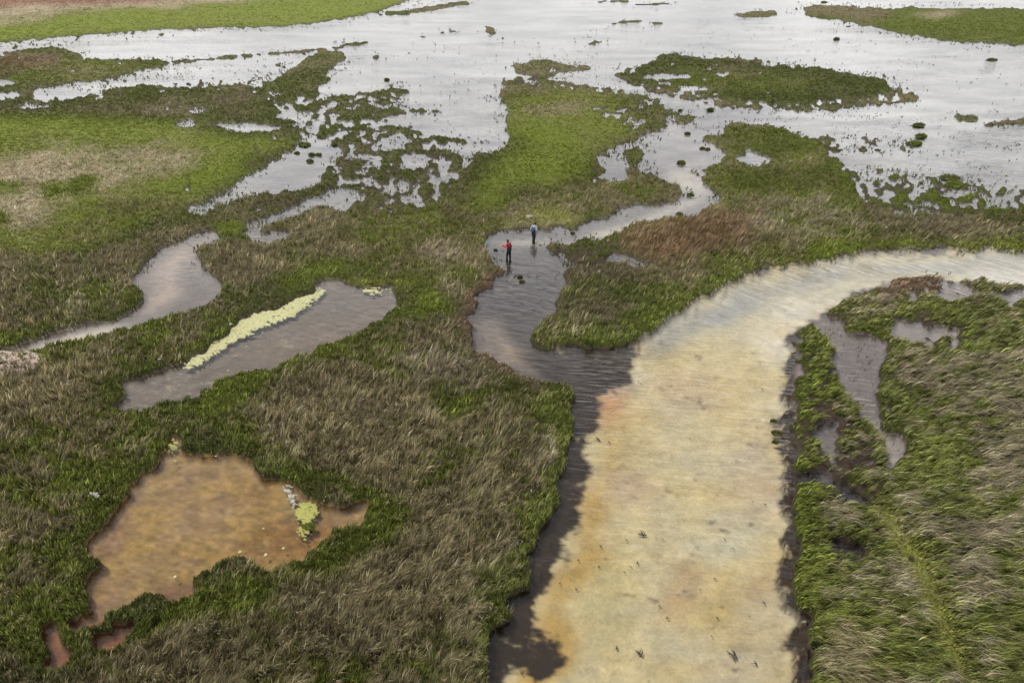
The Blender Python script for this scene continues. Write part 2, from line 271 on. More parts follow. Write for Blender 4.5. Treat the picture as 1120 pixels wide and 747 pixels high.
BZ = []
def bz(p, c, s=14, sy=None, w=1.0): BZ.append((p, c, s, sy, w))
bz("-350,-32 1470,-32 1470,240 -350,240", (.27, .265, .26), 3)
bz("0,44 85,40 85,54 40,56 0,62 -350,72 -350,60", (.11, .09, .035), 8, 3); bz("-60,62 60,60 88,66 60,74 0,86 -60,86", (.09, .045, .015), 8, 3)
bz("340,150 560,150 560,230 220,235", (.25, .235, .235), 8)
bz("230,250 140,300 160,330 -350,400 -350,420 60,390 250,335 250,250", (.27, .225, .20), 6)
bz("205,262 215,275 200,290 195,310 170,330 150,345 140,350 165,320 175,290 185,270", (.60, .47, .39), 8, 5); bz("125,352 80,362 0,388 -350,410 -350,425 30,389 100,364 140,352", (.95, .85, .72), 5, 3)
bz("190,312 215,318 200,335 175,345", (.13, .11, .105), 8)
bz("100,470 100,400 260,340 340,300 445,300 445,350 300,420", (.24, .195, .16), 4)
bz("230,410 300,370 390,330 420,335 370,365 300,395", (.30, .235, .19), 14, 7); bz("340,330 365,322 390,335 370,350", (.19, .17, .15), 10, 6)
bz("60,470 420,470 420,640 60,700", (.47, .31, .13), 3); bz(ell(220, 555, 65, 40), (.50, .33, .15), 30, 18, .85); bz(ell(330, 590, 60, 25), (.36, .18, .05), 18, 10, .8)
bz(ell(265, 540, 30, 10), (.46, .27, .06), 12, 8, .8); bz(ell(275, 590, 45, 8, -20), (.40, .22, .05), 8, 6, .8); bz("90,660 210,635 220,660 110,690 75,695", (.34, .19, .10), 8, 5)
bz("90,640 110,600 125,565 145,545 135,580 118,620 112,660", (.38, .22, .12), 8, 6)
bz("40,680 190,680 190,740 40,740", (.30, .135, .065), 3)
# creek with the two people
bz("500,240 650,240 800,180 800,120 700,110 640,180 520,260 500,420 640,440 700,390 640,300 800,230 700,240", (.095, .078, .075), 5)
bz("700,110 800,120 800,225 690,245 640,262 560,262 640,240 740,200 690,170", (.22, .20, .19), 10, 6)
bz("632,262 650,252 690,240 730,226 765,212 775,214 740,228 700,244 660,258", (.74, .68, .56), 5, 3, .9); bz("540,262 578,258 600,262 640,262 560,266", (.62, .58, .52), 6, 3, .8)
bz("700,195 760,190 775,205 745,220 760,205", (.68, .62, .52), 8, 4, .8)
bz("530,290 615,285 610,320 590,345 560,372 520,372 520,345 545,310", (.075, .06, .058), 8, 5)
bz("520,345 545,345 560,372 600,392 595,408 545,395 522,375", (.28, .235, .22), 6, 4); bz("548,350 552,372 580,385 610,400 590,404 552,385 545,365", (.44, .34, .25), 4, 3, .8)
# wide channel
CH = "1470,270 1100,270 900,280 800,300 700,365 690,385 697,418 680,420 672,425 660,420 655,430 653,445 658,460 645,470 642,490 650,500 645,512 643,530 637,545 635,560 625,575 613,585 612,605 605,620 595,640 585,655 583,670 585,690 560,705 548,747 545,900 900,900 870,747 868,735 871,715 868,700 866,690 875,680 872,668 854,662 851,640 853,620 857,605 858,590 860,570 857,560 858,545 855,530 855,515 860,500 859,490 860,480 857,470 856,460 858,445 857,430 860,420 866,410 867,400 862,395 861,385 864,372 868,360 878,352 885,345 893,340 905,335 920,325 935,318 950,312 965,310 975,308 985,304 990,304 1120,316 1470,335"
bz("560,382 700,376 705,425 650,520 640,660 650,760 600,900 500,900 520,690 600,560 620,430", (.052, .036, .024), 4)
bz("620,382 690,378 695,398 655,400", (.10, .08, .06), 8, 4, .8)
bz("850,330 1000,300 1000,340 905,365 905,900 850,900", (.060, .042, .030), 3)
bz(CH, (.72, .63, .40), 2)
NCH = len(BZ)
bz("700,372 800,306 900,284 1100,274 1470,280 1470,292 1050,290 900,300 800,345 720,395", (.42, .41, .36), 12, 7)
bz("860,330 960,300 1100,290 1470,300 1470,325 1000,305 900,330 870,365 840,400 820,380", (.85, .80, .68), 16, 8)
bz("640,430 665,425 668,460 655,520 640,570 615,620 595,670 570,720 560,760 600,760 625,690 650,620 675,520 690,450", (.60, .40, .125), 10, 8)
bz(ell(672, 435, 18, 22), (.55, .29, .17), 10, 8, .9); bz(ell(760, 420, 40, 20), (.60, .44, .30), 20, 12, .6); bz(ell(700, 520, 25, 18), (.58, .38, .26), 14, 10, .6); bz(ell(830, 500, 25, 60), (.60, .45, .33), 20, 16, .6)
bz(ell(745, 640, 18, 50, 8), (.55, .37, .20), 12, 12, .7); bz(ell(660, 660, 20, 60, 10), (.60, .52, .25), 16, 16, .7); bz(ell(830, 640, 16, 14), (.52, .28, .16), 8, 8, .8); bz(ell(785, 680, 20, 25), (.55, .43, .15), 12, 12, .6)
bz("760,700 870,560 870,760 760,760", (.62, .53, .36), 20, 14, .8); bz(ell(690, 470, 40, 25), (.60, .47, .22), 18, 12, .6)
NCE = len(BZ)
# pools on the right bank
bz("880,340 990,360 1000,520 880,540 868,420", (.24, .205, .205), 3); bz("872,510 960,540 960,570 870,530", (.055, .045, .045), 3); bz("895,580 950,590 950,620 900,610", (.06, .045, .045), 3); bz("955,455 990,470 992,510 960,515", (.46, .41, .39), 6, 5)
bz("970,305 1470,310 1470,380 965,380", (.36, .32, .31), 3)
wfx = np.clip(x2_+(fbm(u2, v2, 14, 4, 61)-.5)*24-X0, 0, W-1).astype(int); wfy = np.clip(y2_+(fbm(u2, v2, 14, 4, 62)-.5)*22*np.clip(y2_/500, .2, .9)-Y0, 0, H-1).astype(int)
def soft_fine(p):
    a = np.zeros((H, W), np.float32); fill(a, p); return a[wfy, wfx]
bc = np.tile(np.array((.2, .17, .14), np.float32), hs+(1,))
ca = np.zeros((H, W), np.float32); fill(ca, CH); fill(ca, "540,700 566,707 575,702 584,696 590,692 597,684 602,687 605,693 611,697 617,704 625,711 620,717 614,722 614,727 607,732 604,727 600,733 587,742 582,736 572,727 560,722 545,735", 0)
cw = blur(ca, 7, 5)+(fbm(UU, VV, 4, 2, 65)-.5)*.55+(fbm(UU, VV, 26, 2, 63)-.5)*.9+(fbm(UU, VV, 8, 3, 64)-.5)*.9
CHM = np.clip(blur(((cw > .5) & (blur(ca, 14, 9) > .02)), 2, 1)*.66+.34*sstep(.25, .75, cw), 0, 1)*sstep(.15, .3, cw); chf = CHM[h2]; lake_ = 1-sstep(150, 250, y2_)
bt = None
for ib, (p, c, s, sy, w) in enumerate(BZ):
    m = soft(p, s, sy, s > 7)*w; c = np.array(c, np.float32)
    if p is CH: bt = np.tile(c, hs+(1,)); continue
    if NCH <= ib < NCE: bt += (c-bt)*m[..., None]
    else: bc += (c-bc)*m[..., None]
pn = fbm(u2, v2, 26, 4, 31); pn2 = fbm(u2, v2, 60, 3, 32)
bc *= (1+(pn-.5)*.30)[..., None]; bt *= (1+(pn-.5)*.26)[..., None]
tint = np.stack([1+(pn2-.5)*.10, 1-(pn2-.5)*.10, 1-(pn2-.5)*.6], -1)
pond = soft("60,470 420,470 420,640 60,720", 3, None, False); pm = fbm(u2, v2, 7, 2, 35); bc *= (1+(pm-.5)*.85*pond)[..., None]; bc[..., 2] *= 1-(pn-.5)*.9*pond
bc = bc*(1+(tint-1)*.3); bt = np.clip(bt*tint*.53, .01, .9)
bc *= (1+((fbm(u2, v2*2.2, 48, 4, 36)-.5)*2.6*(1-sstep(150, 250, y2_))))[..., None]
bc = np.clip(bc*.44, .01, .9)

def samp(a, px, py, step=1):
    i = np.clip(((py-Y0)/step).round().astype(int), 0, a.shape[0]-1); j = np.clip(((px-X0)/step).round().astype(int), 0, a.shape[1]-1)
    return a[i, j]
def bil(a, px, py, step=1):
    fy = np.clip((py-Y0)/step, 0, a.shape[0]-1.001); fx = np.clip((px-X0)/step, 0, a.shape[1]-1.001)
    i = fy.astype(int); j = fx.astype(int); fy = fy-i; fx = fx-j
    if a.ndim == 3: fy = fy[..., None]; fx = fx[..., None]
    return (a[i, j]*(1-fx)+a[i, j+1]*fx)*(1-fy)+(a[i+1, j]*(1-fx)+a[i+1, j+1]*fx)*fy

# ------------------------------------------------------------------ materials
def mat(name):
    m = bpy.data.materials.new(name); m.use_nodes = True; nt = m.node_tree; nt.nodes.clear()
    out = nt.nodes.new('ShaderNodeOutputMaterial'); return m, nt, out
def N(nt, t, **kw):
    n = nt.nodes.new(t)
    for k, v in kw.items():
        if k in n.inputs: n.inputs[k].default_value = v
        else: setattr(n, k, v)
    return n
def simple(name, c, rough=.8, nscale=12, amt=.35, bump=.0):
    m, nt, out = mat(name)
    b = N(nt, 'ShaderNodeBsdfPrincipled', Roughness=rough); b.inputs['Specular IOR Level'].default_value = .2; tc = N(nt, 'ShaderNodeTexCoord')
    nz = N(nt, 'ShaderNodeTexNoise', Scale=nscale, Detail=4.0); nt.links.new(tc.outputs['Object'], nz.inputs['Vector'])
    mx = N(nt, 'ShaderNodeMix', data_type='RGBA'); nt.links.new(nz.outputs['Fac'], mx.inputs[0])
    mx.inputs[6].default_value = tuple(x*(1-amt) for x in c)+(1,); mx.inputs[7].default_value = tuple(min(1, x*(1+amt)) for x in c)+(1,)
    nt.links.new(mx.outputs[2], b.inputs['Base Color'])
    if bump:
        bp = N(nt, 'ShaderNodeBump', Strength=bump, Distance=.02); nt.links.new(nz.outputs['Fac'], bp.inputs['Height']); nt.links.new(bp.outputs[0], b.inputs['Normal'])
    nt.links.new(b.outputs[0], out.inputs[0]); return m

# ground
gm, nt, out = mat("marsh_ground"); L = nt.links.new
at = N(nt, 'ShaderNodeAttribute', attribute_name='Col'); tc = N(nt, 'ShaderNodeTexCoord')
n_a = N(nt, 'ShaderNodeTexNoise', Scale=1.6, Detail=8.0, Roughness=.62); n_b = N(nt, 'ShaderNodeTexNoise', Scale=9.0, Detail=5.0, Roughness=.6)
L(tc.outputs['Object'], n_a.inputs['Vector']); L(tc.outputs['Object'], n_b.inputs['Vector'])
r1 = N(nt, 'ShaderNodeMapRange'); r1.inputs[1].default_value = .3; r1.inputs[2].default_value = .7; r1.inputs[3].default_value = .80; r1.inputs[4].default_value = 1.2; L(n_a.outputs['Fac'], r1.inputs[0])
r2 = N(nt, 'ShaderNodeMapRange'); r2.inputs[1].default_value = .3; r2.inputs[2].default_value = .7; r2.inputs[3].default_value = .88; r2.inputs[4].default_value = 1.12; L(n_b.outputs['Fac'], r2.inputs[0])
mu = N(nt, 'ShaderNodeMath', operation='MULTIPLY'); L(r1.outputs[0], mu.inputs[0]); L(r2.outputs[0], mu.inputs[1])
vm = N(nt, 'ShaderNodeVectorMath', operation='SCALE'); L(at.outputs['Color'], vm.inputs[0]); L(mu.outputs[0], vm.inputs['Scale'])
b = N(nt, 'ShaderNodeBsdfPrincipled', Roughness=.95); b.inputs['Specular IOR Level'].default_value = .04; L(vm.outputs[0], b.inputs['Base Color'])
bp = N(nt, 'ShaderNodeBump', Strength=.5, Distance=.06); L(n_b.outputs['Fac'], bp.inputs['Height']); L(bp.outputs[0], b.inputs['Normal'])
L(b.outputs[0], out.inputs[0])

# water
wm, nt, out = mat("marsh_water"); L = nt.links.new
geo = N(nt, 'ShaderNodeNewGeometry'); sx = N(nt, 'ShaderNodeSeparateXYZ'); L(geo.outputs['Position'], sx.inputs[0])
def rip(rot, sc, scale, det=3.0, dist=.6):
    mp = N(nt, 'ShaderNodeMapping'); mp.inputs['Rotation'].default_value = (0, 0, R(rot)); L(geo.outputs['Position'], mp.inputs[0])
    mp2 = N(nt, 'ShaderNodeMapping'); mp2.inputs['Scale'].default_value = sc; L(mp.outputs[0], mp2.inputs[0])
    nz = N(nt, 'ShaderNodeTexNoise', Scale=scale, Detail=det, Roughness=.5, Distortion=dist); L(mp2.outputs[0], nz.inputs['Vector']); return nz.outputs['Fac']
wa = rip(8, (.42, 1.9, 1), 1.8, 1.2); wb = rip(52, (.26, 1.6, 1), 1.35, 1.2); wc = rip(20, (.7, 1.3, 1), 1.3, 4.0)
fy = N(nt, 'ShaderNodeMapRange', interpolation_type='SMOOTHSTEP'); fy.inputs[1].default_value = 31; fy.inputs[2].default_value = 42; L(sx.outputs[1], fy.inputs[0])
m1 = N(nt, 'ShaderNodeMix', data_type='FLOAT'); L(fy.outputs[0], m1.inputs[0]); L(wa, m1.inputs[2]); L(wb, m1.inputs[3])
fz = N(nt, 'ShaderNodeMapRange', interpolation_type='SMOOTHSTEP'); fz.inputs[1].default_value = 46; fz.inputs[2].default_value = 54; L(sx.outputs[1], fz.inputs[0])
fx = N(nt, 'ShaderNodeMapRange', interpolation_type='SMOOTHSTEP'); fx.inputs[1].default_value = 5; fx.inputs[2].default_value = 1; L(sx.outputs[0], fx.inputs[0])
fm = N(nt, 'ShaderNodeMath', operation='MAXIMUM'); L(fz.outputs[0], fm.inputs[0]); L(fx.outputs[0], fm.inputs[1])
m2 = N(nt, 'ShaderNodeMix', data_type='FLOAT'); L(fm.outputs[0], m2.inputs[0]); L(m1.outputs[0], m2.inputs[2]); L(wc, m2.inputs[3])
st = N(nt, 'ShaderNodeMapRange'); st.inputs[3].default_value = .40; st.inputs[4].default_value = .2; L(fm.outputs[0], st.inputs[0])
gust = rip(-12, (.35, 1.0, 1), .07, 4.0, .8)
gm_ = N(nt, 'ShaderNodeMapRange'); gm_.inputs[1].default_value = .38; gm_.inputs[2].default_value = .62; gm_.inputs[3].default_value = .25; gm_.inputs[4].default_value = 1.9; L(gust, gm_.inputs[0])
sg_ = N(nt, 'ShaderNodeMath', operation='MULTIPLY'); L(st.outputs[0], sg_.inputs[0]); L(gm_.outputs[0], sg_.inputs[1])
bp = N(nt, 'ShaderNodeBump', Distance=.24); L(m2.outputs[0], bp.inputs['Height']); L(sg_.outputs[0], bp.inputs['Strength'])
fr = N(nt, 'ShaderNodeFresnel', IOR=1.34); L(bp.outputs[0], fr.inputs['Normal'])
gl = N(nt, 'ShaderNodeBsdfGlossy', Roughness=.04); L(bp.outputs[0], gl.inputs['Normal'])
tr = N(nt, 'ShaderNodeBsdfTransparent'); tr.inputs[0].default_value = (.93, .92, .88, 1)
mx = N(nt, 'ShaderNodeMixShader'); L(fr.outputs[0], mx.inputs[0]); L(tr.outputs[0], mx.inputs[1]); L(gl.outputs[0], mx.inputs[2]); L(mx.outputs[0], out.inputs[0])

# grass
def grass_mat(name):
    m, nt, out = mat(name); L = nt.links.new
    at = N(nt, 'ShaderNodeAttribute', attribute_name='Col')
    d = N(nt, 'ShaderNodeBsdfPrincipled', Roughness=.6); d.inputs['Specular IOR Level'].default_value = .06
    t = N(nt, 'ShaderNodeBsdfTranslucent'); L(at.outputs['Color'], d.inputs['Base Color']); L(at.outputs['Color'], t.inputs['Color'])
    x = N(nt, 'ShaderNodeMixShader'); x.inputs[0].default_value = .25; L(d.outputs[0], x.inputs[1]); L(t.outputs[0], x.inputs[2]); L(x.outputs[0], out.inputs[0]); return m
GM = grass_mat("grass_blades")

# ------------------------------------------------------------------ object helpers
def props(o, label=None, cat=None, group=None, kind=None):
    if label: o['label'] = label
    if cat: o['category'] = cat
    if group: o['group'] = group
    if kind: o['kind'] = kind
    return o
def np_mesh(name, V, Fc, m, col=None, smooth=False, parent=None):
    me = bpy.data.meshes.new(name); n = Fc.shape[1]
    me.vertices.add(len(V)); me.vertices.foreach_set('co', np.ascontiguousarray(V, np.float32).ravel())
    me.loops.add(Fc.size); me.loops.foreach_set('vertex_index', np.ascontiguousarray(Fc, np.int32).ravel())
    me.polygons.add(len(Fc)); me.polygons.foreach_set('loop_start', np.arange(0, Fc.size, n, dtype=np.int32)); me.polygons.foreach_set('loop_total', np.full(len(Fc), n, np.int32))
    if smooth: me.polygons.foreach_set('use_smooth', np.ones(len(Fc), bool))
    me.update(calc_edges=True)
    if col is not None:
        a = me.attributes.new('Col', 'FLOAT_COLOR', 'POINT'); c = np.ones((len(V), 4), np.float32); c[:, :3] = col
        a.data.foreach_set('color', c.ravel())
    me.materials.append(m)
    o = bpy.data.objects.new(name, me); COL.objects.link(o)
    if parent: o.parent = parent
    return o
def bm_obj(name, bm, m, parent=None, smooth=True):
    me = bpy.data.meshes.new(name); bm.normal_update(); bm.to_mesh(me); bm.free()
    if smooth: me.polygons.foreach_set('use_smooth', np.ones(len(me.polygons), bool))
    me.materials.append(m); o = bpy.data.objects.new(name, me); COL.objects.link(o)
    if parent: o.parent = parent
    return o

# ------------------------------------------------------------------ ground sheet
rows = np.concatenate([np.arange(Y0+1, 130, 1), np.arange(130, Y1-2, 2)]).astype(float)
cols = np.concatenate([np.arange(X0+1, -60, 3), np.arange(-60, 1180, 1.5), np.arange(1180, X1-2, 3)]).astype(float)
PX, PY = np.meshgrid(cols, rows)
pt = np.zeros((H, W), np.uint8); fill(pt, R2_OLD); PEAT = blur((pt > 0) & (land == 0) & (xx < 884) & (yy > 372), 1, 1)
def landz(px, py):
    m = bil(M, px, py); u = px; v = 747*np.log(np.maximum(1, ground(px, py)[1]))
    hum = fbm(u, v, 15, 3, 41)*1.9-.45
    inl = bil(M2, px, py)
    zl = np.minimum(1, (m-.5)*3.0)*(.07+.17*np.maximum(hum, 0)+.07*inl)
    zw = np.maximum(-1, (m-.5)*2.4)*(.26+.06*fbm(u, v, 30, 2, 42))
    pe = bil(PEAT, px, py)*(1-np.clip(bil(CHM, px, py), 0, 1)); zw = np.where(pe > .5, np.maximum(zw, -.16+.30*fbm(u, v, 11, 3, 43)), zw)
    return np.where(m > .5, zl, zw), m
Z, Mv = landz(PX, PY)
fade = np.minimum(np.minimum((PX-X0)/20, (X1-PX)/20), np.minimum((Y1-PY)/20, 1)).clip(0, 1)
Z = Z*fade-.5*(1-fade)
GX, GY = ground(PX, PY)
g_ = bil(vg, PX, PY, 2); gc_ = bil(vgc, PX, PY, 2); dc_ = bil(vdc, PX, PY, 2); bc_ = bil(bc, PX, PY, 2)
chv = bil(CHM, PX, PY)[..., None]; bc_ = bc_*(1-chv)+bil(bt, PX, PY, 2)*chv
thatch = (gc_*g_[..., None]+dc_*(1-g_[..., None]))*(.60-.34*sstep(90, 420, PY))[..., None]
mud = np.array((.034, .026, .020))
trail = bil(blur(TRm, 2, 2), PX, PY)[..., None]; thatch = thatch*(1+1.7*trail*(.3+1.4*fbm(PX, 747*np.log(GY), 12, 3, 91))[..., None])
wl = sstep(.45, .55, Mv)[..., None]; wl2 = sstep(.55, .75, Mv)[..., None]
mudv = mud*(.7+.6*fbm(PX, 747*np.log(GY), 9, 2, 44))[..., None]
shal = sstep(.30, .5, Mv)[..., None]*.35
brv = bil(bare, PX, PY)[..., None]; thatch = thatch*(1-brv)+brv*np.array((.030, .021, .017))
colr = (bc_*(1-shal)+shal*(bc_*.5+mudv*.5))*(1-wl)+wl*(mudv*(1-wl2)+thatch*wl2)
nr, nc = PX.shape
# level skirt out to the horizon, part of the same sheet
V = np.stack([GX, GY, Z], -1).reshape(-1, 3); idx = np.arange(nr*nc).reshape(nr, nc)
Fq = np.stack([idx[:-1, :-1], idx[1:, :-1], idx[1:, 1:], idx[:-1, 1:]], -1).reshape(-1, 4)
per = np.concatenate([idx[0, :], idx[1:, -1], idx[-1, -2::-1], idx[-2:0, 0]])
Vp = V[per].copy(); ctr = np.array((0, 60.)); d = Vp[:, :2]-ctr; d /= np.linalg.norm(d, axis=1)[:, None]
Vo = np.concatenate([ctr+d*9000, np.full((len(per), 1), -.6)], 1)
oi = np.arange(len(per))+len(V); n = len(per); ar = np.arange(n)
Fs = np.stack([per[ar], per[(ar+1) % n], oi[(ar+1) % n], oi[ar]], -1)
V = np.concatenate([V, Vo]); Fq = np.concatenate([Fq, Fs])
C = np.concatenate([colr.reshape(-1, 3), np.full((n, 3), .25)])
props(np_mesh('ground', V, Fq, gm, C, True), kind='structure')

# water sheet
bmw = bmesh.new(); bmesh.ops.create_grid(bmw, x_segments=1, y_segments=1, size=8000)
props(bm_obj('water', bmw, wm, smooth=False), kind='structure')

# ------------------------------------------------------------------ grass
def blades(px, py, length, width, lean, leanang, colb, z0=None, curl=None):
    n = len(px)
    x, y = ground(px, py)
    z = landz(px, py)[0] if z0 is None else z0
    yaw = rng.random(n)*2*math.pi
    wxv = np.cos(yaw)*width/2; wyv = np.sin(yaw)*width/2
    lx = np.cos(leanang); ly = np.sin(leanang)
    h1 = length*np.cos(lean*.55)*.55; o1 = length*np.sin(lean*.55)*.55
    h2_ = h1+length*.45*np.cos(np.minimum(lean*1.12, 1.55)); o2 = o1+length*.45*np.sin(np.minimum(lean*1.12, 1.55))
    Vb = np.empty((n, 5, 3), np.float32)
    for k, (hh, oo, ws) in enumerate(((-.03, 0, 1), (-.03, 0, -1), (h1, o1, .8), (h1, o1, -.8), (h2_, o2, 0))):
        Vb[:, k, 0] = x+lx*oo+wxv*ws; Vb[:, k, 1] = y+ly*oo+wyv*ws; Vb[:, k, 2] = z+hh
    Fb = (np.arange(n)[:, None, None]*5+np.array([[0, 1, 3], [0, 3, 2], [2, 3, 4]])[None]).reshape(-1, 3)
    return Vb.reshape(-1, 3), Fb, np.repeat(colb, 5, axis=0)

NT = 640000; PER = 4
sg = lambda y: .25+.75*sstep(60, 330, y)     # far tufts average out
tx = rng.random(NT)*1620-250; ty = rng.random(NT)*892-28
inside = (tx > -60) & (tx < 1180) & (ty < 790)
tv = 747*np.log(ground(tx, ty)[1])
tcl = fbm(tx, tv, 9, 3, 51)                     # thick and thin places
k = rng.random(NT) < np.where(inside, .98-.35*sstep(60, 400, ty), .28)*(1.0-.55*sstep(.50, .28, tcl)*sstep(150, 350, ty))
k &= rng.random(NT) > .93*samp(bare, tx, ty)
tx, ty, tcl, tv = tx[k], ty[k], tcl[k], tv[k]
k = samp(M, tx, ty) > (.56+.10*rng.random(len(tx))*sstep(150, 400, ty)); tx, ty, tcl, tv = tx[k], ty[k], tcl[k], tv[k]
n = len(tx)
gfr = samp(vg, tx, ty, 2); gcol = samp(vgc, tx, ty, 2); dcol = samp(vdc, tx, ty, 2)
cl2 = fbm(tx, tv, 22, 2, 52); cl3 = fbm(tx, tv, 14, 3, 53)
tg = (rng.random(n)*.5+.5*np.clip((cl3-.5)*2.2+.5, 0, 1)) < gfr*1.04-.02
tb = np.exp(rng.normal(0, .26, n)*sg(ty))*(1+(1.0*tcl-.5)*(.35+.65*sstep(60, 330, ty)))*(.72+.56*fbm(tx, tv, 45, 3, 54))
tc_ = np.where(tg[:, None], gcol, dcol)*tb[:, None]
straw = (rng.random(n) < .16*(1-gfr)) & ~tg; tc_[straw] *= 1.75
mixc = rng.random(n)[:, None]*.35; tc_ = tc_*(1-mixc)+mixc*np.where(tg[:, None], dcol, gcol)*tb[:, None]
r2t = samp(reg, tx, ty) == 5
tw = -.3+(cl2-.5)*3.4+rng.normal(0, .5, n); tw = np.where(r2t, -.66+(cl2-.5)*.9+rng.normal(0, .16, n), tw)
tl = np.clip(np.where(r2t, 1.18, .62)+(cl3-.5)*np.where(r2t, .4, .9)+rng.normal(0, .2, n), .05, 1.38)*np.where(tg, .85, 1)
th = samp(vh, tx, ty, 2)*(.5+.75*tcl)*np.where(tg, .85, 1.15)*(.75+.5*rng.random(n))
tr_ = samp(blur(TRm, 3, 3), tx, ty); th *= 1-.6*tr_; tl *= 1-.5*tr_; tc_ *= (1+.25*tr_)[:, None]
j = np.repeat(np.arange(n), PER); nb = len(j)
cx_, cy_ = ground(tx, ty); ds = np.sqrt(cx_**2+cy_**2+CAMH**2)
spread = np.maximum(.07, ds/F*1.4)
a_ = rng.random(nb)*6.283; q_ = np.sqrt(rng.random(nb))
BX = cx_[j]+np.cos(a_)*q_*spread[j]; BY = cy_[j]+np.sin(a_)*q_*spread[j]
def pix(X, Y, Zz=0.0):
    dx_, dy_, dz_ = X, Y, Zz-CAMH
    zc_ = dy_*math.cos(PITCH)-dz_*math.sin(PITCH); yc_ = -dy_*math.sin(PITCH)-dz_*math.cos(PITCH)
    return 560+F*dx_/zc_, 373.5+F*yc_/zc_
px, py = pix(BX, BY)
rg = samp(reg, px, py)
nearw = sstep(120, 380, py)[:, None]
bv = np.exp(rng.normal(0, 1, (nb, 1))*(.10+.30*nearw)); bv = np.where(rng.random((nb, 1)) < .10*nearw, bv*1.7, bv)
cb = np.clip(tc_[j]*bv*(1+rng.normal(0, .05, (nb, 3))), .008, .7)
edgef = sstep(.6, .95, samp(M, px, py))
length = th[j]*.86*(.65+.6*rng.random(nb))*(.65+.35*edgef)
width = np.maximum(.012, ds[j]/F*np.where(tg[j], .66, .52))*(.7+.6*rng.random(nb))
wind = tw[j]+rng.normal(0, .22, nb); lean = np.clip(tl[j]+rng.normal(0, .14, nb), .03, 1.38)
length = np.where(rg == 5, length*1.35, length)
k = samp(M, px, py) > .53
px, py, rg, cb, length, width, wind, lean = px[k], py[k], rg[k], cb[k], length[k], width[k], wind[k], lean[k]
BED = {1: ('far_grass', 'bright green grass on the far bank under the strip of red brown heath at the top left'),
 2: ('sedge', 'dark sedge on the low spit reaching into the lake at the upper left'),
 4: ('marsh_grass', 'brown reeds with a green fringe between the small creek and the bend of the wide channel'),
 5: ('marsh_grass', 'wind combed olive grass on the bank right of the wide sandy channel'),
 6: ('sedge', 'dark green sedge covering the long low island in the lake at the upper right'),
 7: ('far_grass', 'green grass on the farthest island, brown at its left tip, at the top right'),
 8: ('sedge', 'thin sedge on the narrow strips and islets scattered over the far lake'),
 9: ('sedge', 'loose clumps of sedge standing in the shallow water of the flats'),
 10: ('marsh_grass', 'pale straw and bright green meadow at the left above the winding creek'),
 11: ('marsh_grass', 'bright green grass with a brown rim on the peninsula behind the two people'),
 12: ('marsh_grass', 'mixed green sedge and brown reeds between the grey pool and the small creek'),
 13: ('marsh_grass', 'long brown reed grass left of the wide channel, green around the orange pond')}
rg = rg.astype(int)
mm = rg == 3
rg[mm & (px > 500+np.maximum(0, 210-py)*.0) & (py < 258)] = 11
mm = rg == 3
split = 372+(px-250)*-.10
rg[mm & (py > split) ] = 13
mm = rg == 3
rg[mm & (px > 225-(py-250)*.1) & (py > 150)] = 12
rg[rg == 3] = 10
for r_, (nm, lab) in BED.items():
    k = rg == r_
    if not k.any(): continue
    Vb, Fb, Cb = blades(px[k], py[k], length[k], width[k], lean[k], wind[k], cb[k])
    o = np_mesh(nm, Vb, Fb, GM, Cb); props(o, lab, 'grass', kind='stuff')
nf_ = 150000
fx_ = rng.random(nf_)*1300-90; fy_ = rng.random(nf_)*330-15
fe = samp(blur(Lf, 9, 4), fx_, fy_); fn = fbm(fx_, 747*np.log(ground(fx_, fy_)[1]), 8, 3, 97); fq = fbm(fx_, 747*np.log(ground(fx_, fy_)[1]), 40, 2, 98)
k = (samp(M, fx_, fy_) < .5) & (rng.random(nf_) < np.clip((fe-.04)*1.7, 0, .8)*sstep(.42, .60, fn)*sstep(.36, .58, fq)) & (fy_ < 300)
fx_, fy_ = fx_[k], fy_[k]; j = np.repeat(np.arange(len(fx_)), 3); n = len(j)
fd = np.hypot(ground(fx_, fy_)[1], CAMH)[j]
fpx = fx_[j]+rng.normal(0, .7, n); fpy = fy_[j]+rng.normal(0, .25, n)
fc = np.where(rng.random((n, 1)) < .7, samp(vgc, fpx, fpy, 2)*.8, samp(vdc, fpx, fpy, 2)*.7)*np.exp(rng.normal(0, .25, (n, 1)))
Vb, Fb, Cb = blades(fpx, fpy, .10+.16*rng.random(n), fd/F*.7, np.abs(rng.normal(.5, .3, n)), rng.random(n)*6.28, fc, z0=np.zeros(n))
props(np_mesh('drowned_sedge', Vb, Fb, GM, Cb), 'sparse half drowned sedge feathering out along the lake and flat shores', 'grass', kind='stuff')
NBL = len(px)

